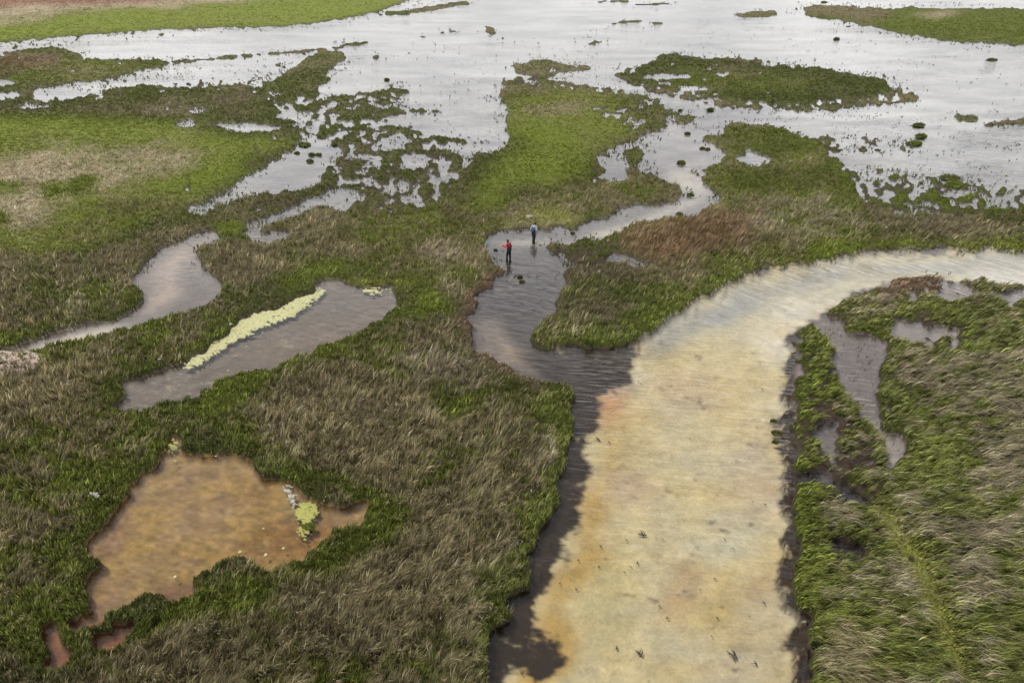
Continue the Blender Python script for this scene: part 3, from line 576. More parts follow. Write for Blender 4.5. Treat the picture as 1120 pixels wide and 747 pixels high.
# thin stalks that stand in the open shallows
def stalks(nm, lab, zones, colr):
    PXs, PYs = [], []
    for p, n in zones:
        a = np.zeros((H, W), np.uint8); fill(a, p); yi, xi = np.nonzero(a)
        s = rng.integers(0, len(xi), n); cx = xi[s]+X0+rng.random(n); cy = yi[s]+Y0+rng.random(n)
        n = int(n*.8); s = s[:n]; cx = cx[:n]; cy = cy[:n]; kk = rng.integers(1, 5, n); j = np.repeat(np.arange(n), kk)
        PXs.append(cx[j]+rng.normal(0, 1.1, len(j))); PYs.append(cy[j]+rng.normal(0, .35, len(j)))
    a, b_ = np.concatenate(PXs), np.concatenate(PYs); k = (samp(M, a, b_) < .5) & (fbm(a, 747*np.log(ground(a, b_)[1]), 34, 3, 81)+rng.normal(0, .05, len(a)) > .53); a, b_ = a[k], b_[k]
    xx_, yy_ = ground(a, b_); ds = np.sqrt(xx_**2+yy_**2+400); n = len(a)
    Vb, Fb, Cb = blades(a, b_, .08+.14*rng.random(n), ds/F*.45, np.abs(rng.normal(.3, .25, n)), rng.random(n)*6.28, np.array(colr)*np.exp(rng.normal(0, .3, (n, 1))), z0=np.zeros(n))
    props(np_mesh(nm, Vb, Fb, GM, Cb), lab, 'stalks', kind='stuff')
stalks('emergent_stalks', 'sparse dark stalks dotting the open shallows of the lake at the right', [("760,20 870,25 960,40 1120,60 1120,130 1000,120 980,90 850,60 760,50", 420), ("900,120 1120,140 1120,230 960,225 920,180", 800), ("640,20 800,50 700,62 600,55", 90), ("700,100 860,116 900,140 800,135 720,140", 150), ("830,110 980,115 960,135 850,130", 120)], (.05, .05, .03))
stalks('emergent_stalks', 'sparse dark stalks dotting the shallow flats at the upper middle', [("380,50 550,40 550,150 420,150 380,90", 330), ("380,150 560,150 500,225 390,230", 400), ("160,70 380,60 300,90 170,88", 160), ("560,40 660,60 690,90 560,70", 120)], (.05, .05, .03))
stalks('emergent_stalks', 'dark weed stubble poking out of the creek around the two people', [("620,280 650,262 690,270 720,292 660,300", 160), ("640,240 720,225 770,185 700,170 690,200", 110), ("530,255 620,255 625,330 560,370 520,360 545,300", 90)], (.045, .04, .025))
stalks('emergent_stalks', 'dark weed stubble in the purple grey pools of the right bank', [("890,345 960,370 965,450 985,500 930,450", 170), ("975,310 1120,316 1120,340 1050,380 975,370", 120)], (.06, .06, .025))

# ------------------------------------------------------------------ tussocks: small countable clumps in the water
def tussock(name, px_, py_, rpx, hgt, cols_, label, cat='tussock', group=None, n=260, mound=(.07, .085, .022)):
    c = G(px_, py_); sc = math.hypot(c.y, CAMH, c.x)/F; r = rpx*sc; hgt = min(hgt, r*.55)
    root = bpy.data.objects.new(name, None); COL.objects.link(root); root.location = c; root.empty_display_size = .2
    props(root, label, cat, group)
    bm = bmesh.new(); bmesh.ops.create_icosphere(bm, subdivisions=2, radius=1)
    for v_ in bm.verts:
        q = .8+.4*random.random(); aa = math.atan2(v_.co.y, v_.co.x); q *= 1+.28*math.sin(3*aa+px_)+.18*math.sin(5*aa+py_); v_.co = Vector((v_.co.x*r*q*.85, v_.co.y*r*q*.55, v_.co.z*hgt*.55*q))
    bm_obj('mound', bm, simple('mound_turf', mound, .9, 9), root)
    a = rng.random(n)*6.283; q = np.sqrt(rng.random(n))*r*.9
    bx, by = np.cos(a)*q, np.sin(a)*q*.62; ln = hgt*(.5+.7*rng.random(n))*(1-.65*(q/r)**2); w = max(.012, sc*.5)*(.7+.6*rng.random(n))
    le = .25+.8*q/r*rng.random(n); la = np.arctan2(by, bx)+rng.normal(0, .5, n); yaw = rng.random(n)*6.283
    zz = hgt*.5*np.sqrt(np.clip(1-(q/r)**2, 0, 1))
    Vb = np.empty((n, 5, 3)); h1 = ln*.55*np.cos(le*.5); o1 = ln*.55*np.sin(le*.5); h2_ = h1+ln*.45*np.cos(le*1.5); o2 = o1+ln*.45*np.sin(le*1.5)
    for k_, (h_, o_, s_) in enumerate(((-.02, 0, 1), (-.02, 0, -1), (h1, o1, .8), (h1, o1, -.8), (h2_, o2, 0))):
        Vb[:, k_, 0] = bx+np.cos(la)*o_+np.cos(yaw)*w/2*s_; Vb[:, k_, 1] = by+np.sin(la)*o_+np.sin(yaw)*w/2*s_; Vb[:, k_, 2] = zz+h_
    Fb = (np.arange(n)[:, None, None]*5+np.array([[0, 1, 3], [0, 3, 2], [2, 3, 4]])[None]).reshape(-1, 3)
    ci = rng.integers(0, len(cols_), n); cc = np.array(cols_)[ci]*np.exp(rng.normal(0, .25, (n, 1)))
    np_mesh('blades', Vb.reshape(-1, 3), Fb, GM, np.repeat(cc, 5, axis=0), parent=root)
    return root
gr = [tuple(CG), tuple(CD*1.3), tuple(CG*.8)]; dk = [tuple(CD*1.2), tuple(CD*1.6), tuple(CB*.8)]; yg = [tuple(CY), tuple(CG*1.1), tuple(CG)]
grp = 'tussocks standing alone in the water'
TUS = [(338, 577, 8, .35, yg, 'single bright green tussock ringed by yellow scum in the orange pond'),
 (333, 159, 7, .3, gr, 'broad green tussock at the head of the long grey pool left of the lacy flats'),
 (325, 168, 3, .25, gr, 'small tussock just left below the broad tussock in the long grey pool'),
 (341, 170, 4, .25, gr, 'middle tussock in the row of three across the long grey pool'),
 (349, 170, 3.5, .25, gr, 'rightmost tussock in the row of three across the long grey pool'),
 (339, 177, 4, .25, gr, 'lowest round tussock alone in the long grey pool'),
 (366, 159, 4, .28, dk, 'dark tussock at the right shore of the long grey pool'),
 (569, 303, 3.5, .3, dk, 'upper of two dark weed clumps in the creek below the red sweatered person'),
 (571, 308.5, 3.5, .25, dk, 'lower of two dark weed clumps in the creek below the red sweatered person'),
 (626.5, 255.5, 3, .35, dk, 'dark clump in the creek right of the person in blue, under the grassy bank'),
 (542, 274, 2.5, .2, dk, 'small dark clump in the creek left of the person in red'),
 (744, 121.5, 2.5, .3, dk, 'dark clump off the right tip of the green peninsula'),
 (777, 121, 4, .3, dk, 'cluster of dark sedge in the stream mouth below the long island'),
 (752, 147, 3.5, .3, dk, 'dark clump in the middle of the stream beside the peninsula'),
 (768, 163, 3, .35, dk, 'left dark clump beside the brown bank in the stream bend'),
 (774, 164, 3, .35, dk, 'right dark clump beside the brown bank in the stream bend'),
 (745, 179, 5, .3, dk, 'wide dark clump in the pale stream above its right turn'),
 (755, 214, 4, .25, dk, 'dark clump lying in the middle of the pale stream bend'),
 (743, 235, 4, .25, dk, 'dark clump at the lower shore of the pale stream bend'),
 (915, 43.5, 3, .4, dk, 'lone dark clump in the open lake below the farthest island'),
 (901, 3, 3, .4, dk, 'lone dark clump in the lake above the farthest island'),
 (1005, 138, 6, .35, dk, 'flat dark clump in the right lake left of the sedge islets'),
 (1007, 150, 6, .35, gr, 'green clump in the right lake at the end of the speckled shoal'),
 (1000, 158, 8, .35, gr, 'longer green clump under the green clump at the end of the speckled shoal'),
 (1038, 195, 9, .35, dk, 'upper dark clump in the weedy shallows at the right'),
 (1042, 204, 10, .35, gr, 'lower green clump in the weedy shallows at the right'),
 (846, 461, 4, .2, dk, 'upper dark lump in the sandy channel beside the right bank'),
 (849, 474, 6, .22, dk, 'larger dark lump of bank fallen into the sandy channel by the right bank'),
 (848, 484, 4, .2, dk, 'lower dark lump in the sandy channel beside the right bank'),
 (255, 250, 17, .4, yg, 'bright green rounded clump at the head of the winding creek'),
 (262, 222, 6, .3, dk, 'dark tussock at the tip of the long grey pool'),
 (448, 160, 6, .3, [tuple(CB), tuple(CD)], 'brown clump in the shallows below the sedge spur of the flats'),
 (423, 88, 3, .3, dk, 'small dark clump in the open flats above the sedge spur'),
 (1085, 66, 5, .3, dk, 'faint dark clump in the lake below the farthest island, near the right edge')]
for t in TUS: tussock('grass_tussock', *t, group=grp)

# ------------------------------------------------------------------ drifting weed over the sand of the channel
weed_m = simple('dark_weed', (.045, .038, .018), .9, 20)
def weed_mesh(seed):
    rd = random.Random(seed); bm = bmesh.new()
    for s in range(7):
        a = rd.gauss(1.35, .55); q = Vector((rd.gauss(0, .03), rd.gauss(0, .03), 0)); w = .012+.010*rd.random(); ln = .12+.12*rd.random(); pr = None
        for t in range(5):
            f = t/4; p = q+Vector((math.cos(a+f*.5)*ln*f, math.sin(a+f*.5)*ln*f, .01*math.sin(f*3)))
            nrm = Vector((-math.sin(a), math.cos(a), 0))*w*(1-.8*f)
            ring = [bm.verts.new(p+nrm), bm.verts.new(p+Vector((0, 0, w*.8))), bm.verts.new(p-nrm), bm.verts.new(p-Vector((0, 0, w*.5)))]
            if pr:
                for i in range(4): bm.faces.new((pr[i], pr[(i+1) % 4], ring[(i+1) % 4], ring[i]))
            pr = ring
    me = bpy.data.meshes.new('weed_sprig'); bm.normal_update(); bm.to_mesh(me); bm.free(); me.materials.append(weed_m); return me
WM = [weed_mesh(i) for i in range(5)]
WEED = [(704, 585, 1.5), (657, 598, 1), (633, 613, .9), (655, 620, .9), (697, 616, 1), (683, 626, .6), (630, 645, .9), (722, 663, .7), (730, 676, .9), (674, 709, 1.1), (700, 715, 1.3), (804, 720, 1.9), (827, 726, 1.1), (785, 676, .8), (793, 591, .8), (782, 633, .7), (837, 660, 1), (686, 591, .7), (725, 590, .6), (723, 574, .5), (802, 600, .5), (779, 696, .6), (820, 674, .5), (755, 480, .6), (834, 426, .9), (831, 396, .7), (716, 424, .6), (702, 420, .8), (828, 468, .8), (803, 534, .6), (837, 552, .8), (823, 549, .6), (690, 620, .6), (766, 645, .5), (612, 638, .8), (571, 737, .8), (667, 484, 1.0), (655, 481, 1.3), (698, 417, .9)]
for i, (a, b_, s) in enumerate(WEED):
    o = bpy.data.objects.new('weed_sprig', WM[i % 5]); COL.objects.link(o); z = float(landz(np.array([float(a)]), np.array([float(b_)]))[0][0])
    o.location = G(a, b_, min(-.02, z+.1)); o.rotation_euler = (0, 0, random.uniform(-.6, .6)); o.scale = (s*(.62 if s < 1.2 else .85),)*3
    lab = 'small dark weed sprig lying over the pale sand of the wide channel'
    if s == 1.5: lab = 'upright dark weed sprig at the middle of the wide channel, topmost of the large ones'
    if s == 1.9: lab = 'largest dark weed sprig in the wide channel, near its lower right end'
    props(o, lab, 'weed', 'weed sprigs in the wide channel')

def film(name, poly, m, label, cat, thr, ns, step=.8, z=.008, group=None):
    if isinstance(poly, str): poly = P(poly)
    pa_ = np.array(poly); qx = np.arange(pa_[:, 0].min()-6, pa_[:, 0].max()+6, step); qy = np.arange(pa_[:, 1].min()-5, pa_[:, 1].max()+5, step*.8)
    QX, QY = np.meshgrid(qx, qy); a = np.zeros((H, W), np.float32); fill(a, poly); a = blur(a, 4, 3)
    v_ = 747*np.log(ground(QX, QY)[1]); f = bil(a, QX, QY)*.9+(fbm(QX, v_, ns, 4, 77)-.5)*1.0+(fbm(QX, v_, ns*.35, 2, 78)-.5)*.9
    on = f > thr; x_, y_ = ground(QX, QY); zz_ = z-.004+np.clip(f-thr, 0, .4)*.012+.008*fbm(QX, v_, 3, 2, 79)
    zz_ = np.where(on, zz_, -.03); idx_ = np.arange(on.size).reshape(on.shape)
    c4 = on[:-1, :-1].astype(int)+on[1:, :-1]+on[1:, 1:]+on[:-1, 1:]; sel = c4 >= 2
    Fq_ = np.stack([idx_[:-1, :-1], idx_[1:, :-1], idx_[1:, 1:], idx_[:-1, 1:]], -1)[sel]
    used = np.unique(Fq_); mp_ = np.full(on.size, -1); mp_[used] = np.arange(len(used))
    Vv = np.stack([x_, y_, zz_], -1).reshape(-1, 3)[used]
    # give the film a thin underside
    nV = len(Vv); und = Vv.copy(); und[:, 2] -= .008; Fq_ = mp_[Fq_]; Fq_ = np.concatenate([Fq_, Fq_[:, ::-1]+nV])
    return props(np_mesh(name, np.concatenate([Vv, und]), Fq_, m, None, True), label, cat, group)
# dark algae mat by the lower left shore of the channel
def flakes(name, poly, n, rpx, m, z, thick, label, cat, thr=.0, ns=9, asp=1.0, group=None):
    if isinstance(poly, str): poly = P(poly)
    a = np.zeros((H, W), np.uint8); fill(a, poly); yi, xi = np.nonzero(a)
    bm = bmesh.new(); made = 0; tries = 0
    while made < n and tries < n*12:
        tries += 1
        j = random.randrange(len(xi)); px_, py_ = xi[j]+X0+random.random(), yi[j]+Y0+random.random()
        c = G(px_, py_, z)
        if thr and float(fbm(np.array([px_]), np.array([747*math.log(c.y)]), ns, 3, 77)[0]) < thr: continue
        sc = math.hypot(c.y, CAMH)/F; r = rpx*sc*random.uniform(.5, 1.3); k_ = random.randint(6, 9); ph = random.random()*6
        zt = c.z+thick*random.uniform(.5, 1.2)
        rr = [r*random.uniform(.65, 1.2) for _ in range(k_)]
        top = [bm.verts.new((c.x+rr[i]*.82*math.cos(ph+i*6.283/k_)*asp, c.y+rr[i]*.82*math.sin(ph+i*6.283/k_), zt)) for i in range(k_)]
        bot = [bm.verts.new((c.x+rr[i]*math.cos(ph+i*6.283/k_)*asp, c.y+rr[i]*math.sin(ph+i*6.283/k_), c.z-thick*.3)) for i in range(k_)]
        bm.faces.new(top)
        for i in range(k_): bm.faces.new((bot[i], bot[(i+1) % k_], top[(i+1) % k_], top[i]))
        made += 1
    o = bm_obj(name, bm, m, smooth=False)
    return props(o, label, cat, group)
foam_y = simple('yellow_scum', (.27, .262, .135), .9, 7, .55, .5); foam_w = simple('pale_scum', (.25, .24, .20), .9, 5, .25, .5); foam_g = simple('lime_scum', (.20, .195, .055), .9, 6, .4, .5)
film('algae_scum', "360,314 345,314 318,327 288,334 262,349 241,364 222,379 204,397 190,406 212,402 236,388 262,372 296,355 322,346 334,337 352,325", foam_y, 'long pale yellow scum band along the upper shore of the grey pool', 'scum', .56, 6)
film('algae_scum', "395,313 412,311 418,318 432,313 428,319 412,323 398,320", foam_y, 'small yellow scum patch at the inner right corner of the grey pool', 'scum', .62, 5)
film('algae_scum', "322,552 345,546 352,556 345,568 338,588 326,594 328,575 320,566", foam_g, 'lime yellow scum around the single tussock in the orange pond', 'scum', .62, 5)
film('algae_scum', "309,528 318,532 326,545 330,556 322,560 318,548 308,534", foam_w, 'white scum streak along the notched shore of the orange pond', 'scum', .62, 5)
film('algae_scum', "184,489 187,480 196,478 197,490 190,497 183,497", foam_g, 'yellow scum in the narrow top inlet of the orange pond', 'scum', .62, 5)
for (a, b_, lab) in [(191, 629, 'small white scum fleck at the lower left of the orange pond'), (290, 606, 'white scum fleck in the lower part of the orange pond, left of the tussock'), (262, 602, 'white scum fleck at the grassy point in the orange pond'), (310, 600, 'pale scum fleck below the single tussock in the orange pond'), (289, 577, 'pale scum fleck left of the single tussock in the orange pond'), (237, 499, 'pale scum fleck at the upper shore of the orange pond'), (192, 503, 'thin pale scum fleck below the top inlet of the orange pond')]:
    flakes('scum_fleck', ell(a, b_, 1.5, 1.2), 1, 2.0, foam_y, .0, .02, lab, 'scum', group='pale scum flecks on the orange pond')
pale = simple('dried_mud', (.19, .17, .145), .95, 3, .25, .6)

# sandbar of shell grit at the left edge
def heap(name, cx, cy, rx, ry, h, m, label, cat, ang=0, kind=None):
    c = G(cx, cy); ex = G(cx+rx, cy); ey = G(cx, cy-ry); lx = (ex-c).length; ly = (ey-c).length
    bm = bmesh.new(); n1_, n2_ = 10, 36; rings = []
    for i in range(n1_+1):
        f = i/n1_
        ring = []
        for j in range(n2_):
            t = j/n2_*6.283; w_ = 1+.12*math.sin(3*t+1)+.08*math.sin(7*t)
            ring.append(bm.verts.new((math.cos(t)*lx*f*w_, math.sin(t)*ly*f*w_, h*(1-f*f)+.03*random.random()*(1-f)-(.12 if i == n1_ else 0))))
        rings.append(ring)
    for i in range(n1_):
        for j in range(n2_): bm.faces.new((rings[i][j], rings[i][(j+1) % n2_], rings[i+1][(j+1) % n2_], rings[i+1][j])) if i else None
    bm.faces.new(rings[1])
    o = bm_obj(name, bm, m); o.location = c+Vector((0, 0, .32 if name != 'shell_bank' else .30)); o.rotation_euler = (0, 0, R(ang)); return props(o, label, cat, None, kind)
grit = simple('shell_grit', (.26, .205, .17), .95, 4, .4, .8)
heap('shell_bank', 6, 403, 40, 14, .07, grit, 'pale pinkish bank of shell grit at the left edge under the winding creek', 'shell bank', 10)
heap('mud_patch', 579, 240.5, 4, 1.3, .08, pale, 'small pale patch of dried mud in the grass behind the person in blue', 'mud')

# stones
stone_m = simple('pale_stone', (.23, .22, .20), .85, 6, .3, .5)
def stone(px_, py_, r, label, z=.3, group=None, m=stone_m):
    bm = bmesh.new(); bmesh.ops.create_icosphere(bm, subdivisions=2, radius=r)
    ax = Vector((random.uniform(.8, 1.3), random.uniform(.7, 1.1), random.uniform(.5, .75)))
    for v_ in bm.verts:
        q = random.uniform(.86, 1.12); v_.co = Vector((v_.co.x*ax.x*q, v_.co.y*ax.y*q, v_.co.z*ax.z*q))
    o = bm_obj('stone', bm, m, smooth=False); o.location = G(px_, py_)+Vector((0, 0, z)); o.rotation_euler = (0, 0, random.random()*6); props(o, label, 'stone', group)
for i in range(9): stone(107+random.gauss(0, 3), 547+random.gauss(0, 2.2), random.uniform(.05, .1), 'pale stone in the little heap in the grass left of the orange pond', .34, 'stones of the pale heap')
stone(782.5, 105.3, .42, 'pale boulder at the lower edge of the long dark island', .15)
stone(1101, 192, .18, 'yellowish boulder alone in the shallow lake near the right edge', .0, None, simple('yellow_stone', (.2, .19, .08), .85, 6))
stone(176, 399, .1, 'white stone on the bank above the left end of the grey pool', .35)
stone(254, 361, .1, 'white stone on the grass above the yellow scum band', .4)
stone(968, 254, .11, 'white stone in the green fringe above the channel bend', .4)

# ------------------------------------------------------------------ people
def capsules(name, segs, m, parent=None, voxel=.012, smooth=6):
    bm = bmesh.new()
    for p0, r0, p1, r1 in segs:
        p0 = Vector(p0); p1 = Vector(p1); d = p1-p0; ln = max(d.length, 1e-4)
        steps = max(2, int(ln/(min(r0, r1)*.45))+1)
        for s in range(steps+1):
            f = s/steps; c = p0+d*f; r = r0+(r1-r0)*f
            bmesh.ops.create_icosphere(bm, subdivisions=2, radius=r, matrix=Matrix.Translation(c))
    me = bpy.data.meshes.new(name); bm.to_mesh(me); bm.free(); t = bpy.data.objects.new(name, me); COL.objects.link(t)
    rm = t.modifiers.new('r', 'REMESH'); rm.mode = 'VOXEL'; rm.voxel_size = voxel
    if smooth: sm = t.modifiers.new('s', 'SMOOTH'); sm.iterations = smooth; sm.factor = .5
    dg = bpy.context.evaluated_depsgraph_get(); me2 = bpy.data.meshes.new_from_object(t.evaluated_get(dg)); bpy.data.objects.remove(t)
    me2.name = name; me2.polygons.foreach_set('use_smooth', np.ones(len(me2.polygons), bool)); me2.materials.clear(); me2.materials.append(m)
    o = bpy.data.objects.new(name, me2); COL.objects.link(o)
    if parent: o.parent = parent
    return o
skin_m = simple('skin', (.36, .21, .15), .6, 8, .08); hair_m = simple('dark_hair', (.012, .010, .009), .6, 40, .3); black_m = simple('black_waders', (.014, .014, .016), .5, 6, .4)
red_m = simple('red_knit', (.34, .012, .018), .85, 10, .2); white_m = simple('white_cotton', (.29, .295, .31), .85, 6, .1); blue_m = simple('blue_fabric', (.03, .08, .26), .75, 8, .25); eye_m = simple('eye_dark', (.02, .015, .012), .3)
def hand(w, d, side, spread=.3):
    """w wrist point, d direction of the fingers, side = direction towards the thumb"""
    w = Vector(w); d = Vector(d).normalized(); s = Vector(side); s = (s-d*s.dot(d)).normalized(); nrm = d.cross(s)
    segs = [(w, .027, w+d*.05, .033), (w+d*.05+s*.018, .024, w+d*.09+s*.022, .021), (w+d*.05-s*.018, .024, w+d*.085-s*.022, .02)]
    for k_, (o_, ln) in enumerate(((.030, .072), (.010, .082), (-.011, .076), (-.031, .058))):
        b0 = w+d*.088+s*o_; dd = (d+s*o_*3+nrm*.15).normalized(); b1 = b0+dd*ln*.55; b2 = b1+(dd+nrm*.35).normalized()*ln*.45
        segs += [(b0, .0105, b1, .0095), (b1, .0095, b2, .008)]
    t0 = w+d*.03+s*.03; t1 = t0+(d*.7+s*.75).normalized()*.04; t2 = t1+(d+s*.3).normalized()*.03
    return segs+[(t0, .015, t1, .012), (t1, .012, t2, .009)]
def person(foot, yaw, arms, look, lean, label, shirt, sleeve_len, bib, bibm):
    root = bpy.data.objects.new('person', None); COL.objects.link(root); root.location = foot; root.rotation_euler = (0, 0, yaw); props(root, label, 'person')
    hipz = .90; sh = 1.43; ly = lean
    pel = Vector((0, 0, .95)); ch = Vector((0, ly*.6, 1.28)); nk = Vector((0, ly, 1.50)); hd = nk+Vector((look[0]*.05, .045+look[1]*.05, .13))
    legs = {}
    for s, fo in ((-1, .10), (1, -.06)):
        legs[s] = (Vector((s*.09, 0, hipz)), Vector((s*.10, fo*.7+.02, .48)), Vector((s*.10, fo-.01, .08)), Vector((s*.11, fo+.15, .035)))
    body = [(pel, .135, ch, .125), (ch, .125, nk+Vector((0, -.01, -.10)), .10), (ch+Vector((-.08, 0, .12)), .085, ch+Vector((.08, 0, .12)), .085), (nk+Vector((0, 0, -.05)), .055, nk+Vector((0, .015, .06)), .05),
            (hd+Vector((0, -.012, .015)), .088, hd+Vector((0, .012, .025)), .088), (hd+Vector((0, .03, -.03)), .068, hd+Vector((0, .045, -.075)), .042),
            (hd+Vector((0, .085, .0)), .014, hd+Vector((0, .108, -.03)), .013), (hd+Vector((-.02, .085, -.065)), .009, hd+Vector((.02, .085, -.065)), .009)]
    for s in (-1, 1): body.append((hd+Vector((s*.09, -.005, -.015)), .018, hd+Vector((s*.092, -.012, .015)), .02))
    wad = [(pel+Vector((-.05, 0, -.02)), .125, pel+Vector((.05, 0, -.02)), .125), (pel, .15, Vector((0, ly*.4, 1.14)), .148)]
    shr = [(Vector((0, ly*.3, 1.02)), .142, ch, .138), (ch, .138, nk+Vector((0, -.01, -.11)), .105), (ch+Vector((-.10, 0, .13)), .088, ch+Vector((.10, 0, .13)), .088)]
    for s in (-1, 1):
        a, b_, c, t = legs[s]
        body += [(a, .085, b_, .058), (b_, .056, c, .042), (c+Vector((0, -.03, -.03)), .042, t, .032)]
        wad += [(a, .105, b_, .080), (b_, .078, c, .070), (c+Vector((0, -.03, -.02)), .06, t, .048)]
        el, wr, hdir, hs_ = arms[s]; so = Vector((s*.19, ly*.85, sh-.01)); el = Vector(el); wr = Vector(wr)
        body += [(so, .052, el, .042), (el, .040, wr, .028)]+hand(wr, hdir, hs_)
        shr += [(Vector((s*.13, ly*.85, sh+.0)), .075, so, .068), (so, .066, el, .055), (el, .055, el+(wr-el)*sleeve_len, .045)]
    capsules('body', body, skin_m, root, .0085, 4)
    hr = [(hd+Vector((0, -.025, .035)), .092, hd+Vector((0, .0, .05)), .088), (hd+Vector((0, -.045, .0)), .075, hd+Vector((0, -.05, -.04)), .06), (hd+Vector((-.03, .04, .075)), .05, hd+Vector((.03, .04, .075)), .05)]
    capsules('hair', hr, hair_m, root, .012, 3)
    for s in (-1, 1):
        bm = bmesh.new(); bmesh.ops.create_icosphere(bm, subdivisions=2, radius=.0125, matrix=Matrix.Translation(hd+Vector((s*.032, .089, .008)))); bm_obj('eye', bm, eye_m, root)
    capsules('shirt', shr, shirt, root, .014, 5); w_ = capsules('waders', wad, black_m, root, .014, 5)
    if bib == 'straps':   # back panel with two shoulder straps
        sg = [(Vector((-.06, ly*.5-.115, 1.12)), .045, Vector((-.055, ly*.75-.105, 1.34)), .045), (Vector((.06, ly*.5-.115, 1.12)), .045, Vector((.055, ly*.75-.105, 1.34)), .045), (Vector((0, ly*.5-.12, 1.12)), .045, Vector((0, ly*.75-.11, 1.32)), .045)]
        for s in (-1, 1): sg += [(Vector((s*.07, ly*.75-.10, 1.36)), .03, Vector((s*.10, ly*.85-.03, 1.525)), .024), (Vector((s*.10, ly*.85-.03, 1.525)), .024, Vector((s*.09, ly+.10, 1.42)), .026), (Vector((s*.09, ly+.10, 1.42)), .026, Vector((s*.08, ly*.5+.14, 1.12)), .03)]
        capsules('backpack', sg, bibm, root, .012, 4)
    else:
        sg = [(Vector((-.02, ly*.5-.13, .98)), .08, Vector((-.01, ly*.75-.13, 1.20)), .075), (Vector((.08, ly*.5-.12, .98)), .08, Vector((.08, ly*.75-.12, 1.24)), .075)]
        for s in (-1, 1): sg += [(Vector((s*.09, ly*.75-.12, 1.38)), .03, Vector((s*.10, ly*.85-.02, 1.53)), .024), (Vector((s*.10, ly*.85-.02, 1.53)), .024, Vector((s*.09, ly+.12, 1.38)), .026)]
        capsules('backpack', sg, bibm, root, .012, 4)
    return root
bedz = -.24
def foot_at(px_, py_):
    p = G(px_, py_); p.z = float(landz(np.array([float(px_)]), np.array([float(py_)]))[0][0])-.01; return p
pa = foot_at(583.5, 263)
person(pa, R(-38), {-1: ((-.27, -.05, 1.15), (-.25, .10, .93), (.05, .25, -1), (.3, 1, 0)), 1: ((.28, -.02, 1.15), (.24, .16, .95), (-.05, .35, -1), (-.3, 1, 0))}, (.5, .6), .10,
       'person in white shirt, blue pack and black waders, head bowed, by the grassy bank', white_m, .92, 'straps', blue_m)
pb = foot_at(556.5, 283)
person(pb, R(42), {-1: ((-.42, -.08, 1.34), (-.50, .15, 1.43), (-.8, .5, .15), (.3, .5, .8)), 1: ((.27, .02, 1.15), (.22, .18, .98), (-.1, .5, -1), (-.3, 1, 0))}, (-.4, .3), .04,
       'person in red sweater, black waders and black pack, pointing left with one arm', red_m, .95, 'pack', black_m)

# ------------------------------------------------------------------ light: bright overcast
EL, AZ = R(62), R(-62)        # sun stands high at the left, a little beyond the marsh
sd = bpy.data.lights.new('sun', 'SUN'); so = bpy.data.objects.new('sun', sd); COL.objects.link(so)
sd.energy = 1.5; sd.angle = R(10); sd.color = (1, .95, .87)
dirv = Vector((math.sin(AZ)*math.cos(EL), math.cos(AZ)*math.cos(EL), math.sin(EL)))
so.rotation_euler = dirv.to_track_quat('Z', 'Y').to_euler(); so.location = (0, 60, 80)
w = bpy.data.worlds.new("World"); S.world = w; w.use_nodes = True; nt = w.node_tree; nt.nodes.clear(); L = nt.links.new
out = nt.nodes.new('ShaderNodeOutputWorld'); bg = N(nt, 'ShaderNodeBackground', Strength=.1); L(bg.outputs[0], out.inputs[0])
sky = N(nt, 'ShaderNodeTexSky', sky_type='NISHITA', sun_disc=False, sun_elevation=EL, sun_rotation=AZ, dust_density=3.0, air_density=1.0)
tc = N(nt, 'ShaderNodeTexCoord'); sp = N(nt, 'ShaderNodeSeparateXYZ'); L(tc.outputs['Generated'], sp.inputs[0])
zc = N(nt, 'ShaderNodeMath', operation='MAXIMUM'); zc.inputs[1].default_value = .03; L(sp.outputs[2], zc.inputs[0])
za = N(nt, 'ShaderNodeMath', operation='ADD'); za.inputs[1].default_value = .12; L(zc.outputs[0], za.inputs[0])
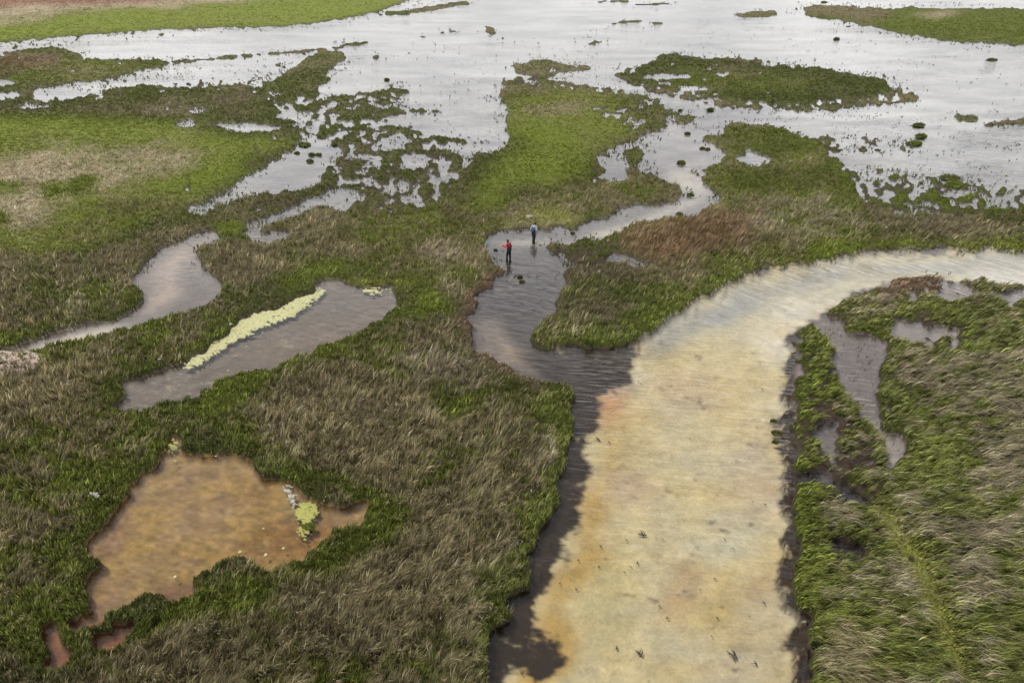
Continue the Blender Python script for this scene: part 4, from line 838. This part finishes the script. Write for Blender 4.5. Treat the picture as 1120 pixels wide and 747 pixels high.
dvx = N(nt, 'ShaderNodeMath', operation='DIVIDE'); dvy = N(nt, 'ShaderNodeMath', operation='DIVIDE'); L(sp.outputs[0], dvx.inputs[0]); L(za.outputs[0], dvx.inputs[1]); L(sp.outputs[1], dvy.inputs[0]); L(za.outputs[0], dvy.inputs[1])
cb_ = N(nt, 'ShaderNodeCombineXYZ'); L(dvx.outputs[0], cb_.inputs[0]); L(dvy.outputs[0], cb_.inputs[1])
nz = N(nt, 'ShaderNodeTexNoise', Scale=.9, Detail=7.0, Roughness=.55, Distortion=.3); L(cb_.outputs[0], nz.inputs['Vector'])
rp = N(nt, 'ShaderNodeValToRGB'); rp.color_ramp.elements[0].position = .32; rp.color_ramp.elements[0].color = (4.1, 4.1, 4.35, 1); rp.color_ramp.elements[1].position = .68; rp.color_ramp.elements[1].color = (10.6, 10.5, 10.3, 1); L(nz.outputs['Fac'], rp.inputs[0])
mxw = N(nt, 'ShaderNodeMix', data_type='RGBA'); mxw.inputs[0].default_value = .9; hz = N(nt, 'ShaderNodeValToRGB'); L(sp.outputs[2], hz.inputs[0]); cr_ = hz.color_ramp
cr_.elements[0].position = 0; cr_.elements[0].color = (.62, .62, .61, 1); cr_.elements[1].position = .75; cr_.elements[1].color = (.62, .63, .66, 1)
for p_, v_ in ((.10, .74), (.20, 1.08), (.34, 1.22), (.52, .80)): e_ = cr_.elements.new(p_); e_.color = (v_, v_, v_, 1)
hv = N(nt, 'ShaderNodeVectorMath', operation='MULTIPLY'); L(rp.outputs[0], hv.inputs[0]); L(hz.outputs[0], hv.inputs[1])
L(sky.outputs[0], mxw.inputs[6]); L(hv.outputs[0], mxw.inputs[7]); L(mxw.outputs[2], bg.inputs[0])

S.view_settings.view_transform = 'Standard'; S.view_settings.look = 'None'; S.view_settings.exposure = 1.4; S.view_settings.gamma = 1
S.cycles.max_bounces = 6; S.cycles.transparent_max_bounces = 8; S.cycles.diffuse_bounces = 3; S.cycles.glossy_bounces = 3; S.cycles.caustics_reflective = False
print('blades', NBL)
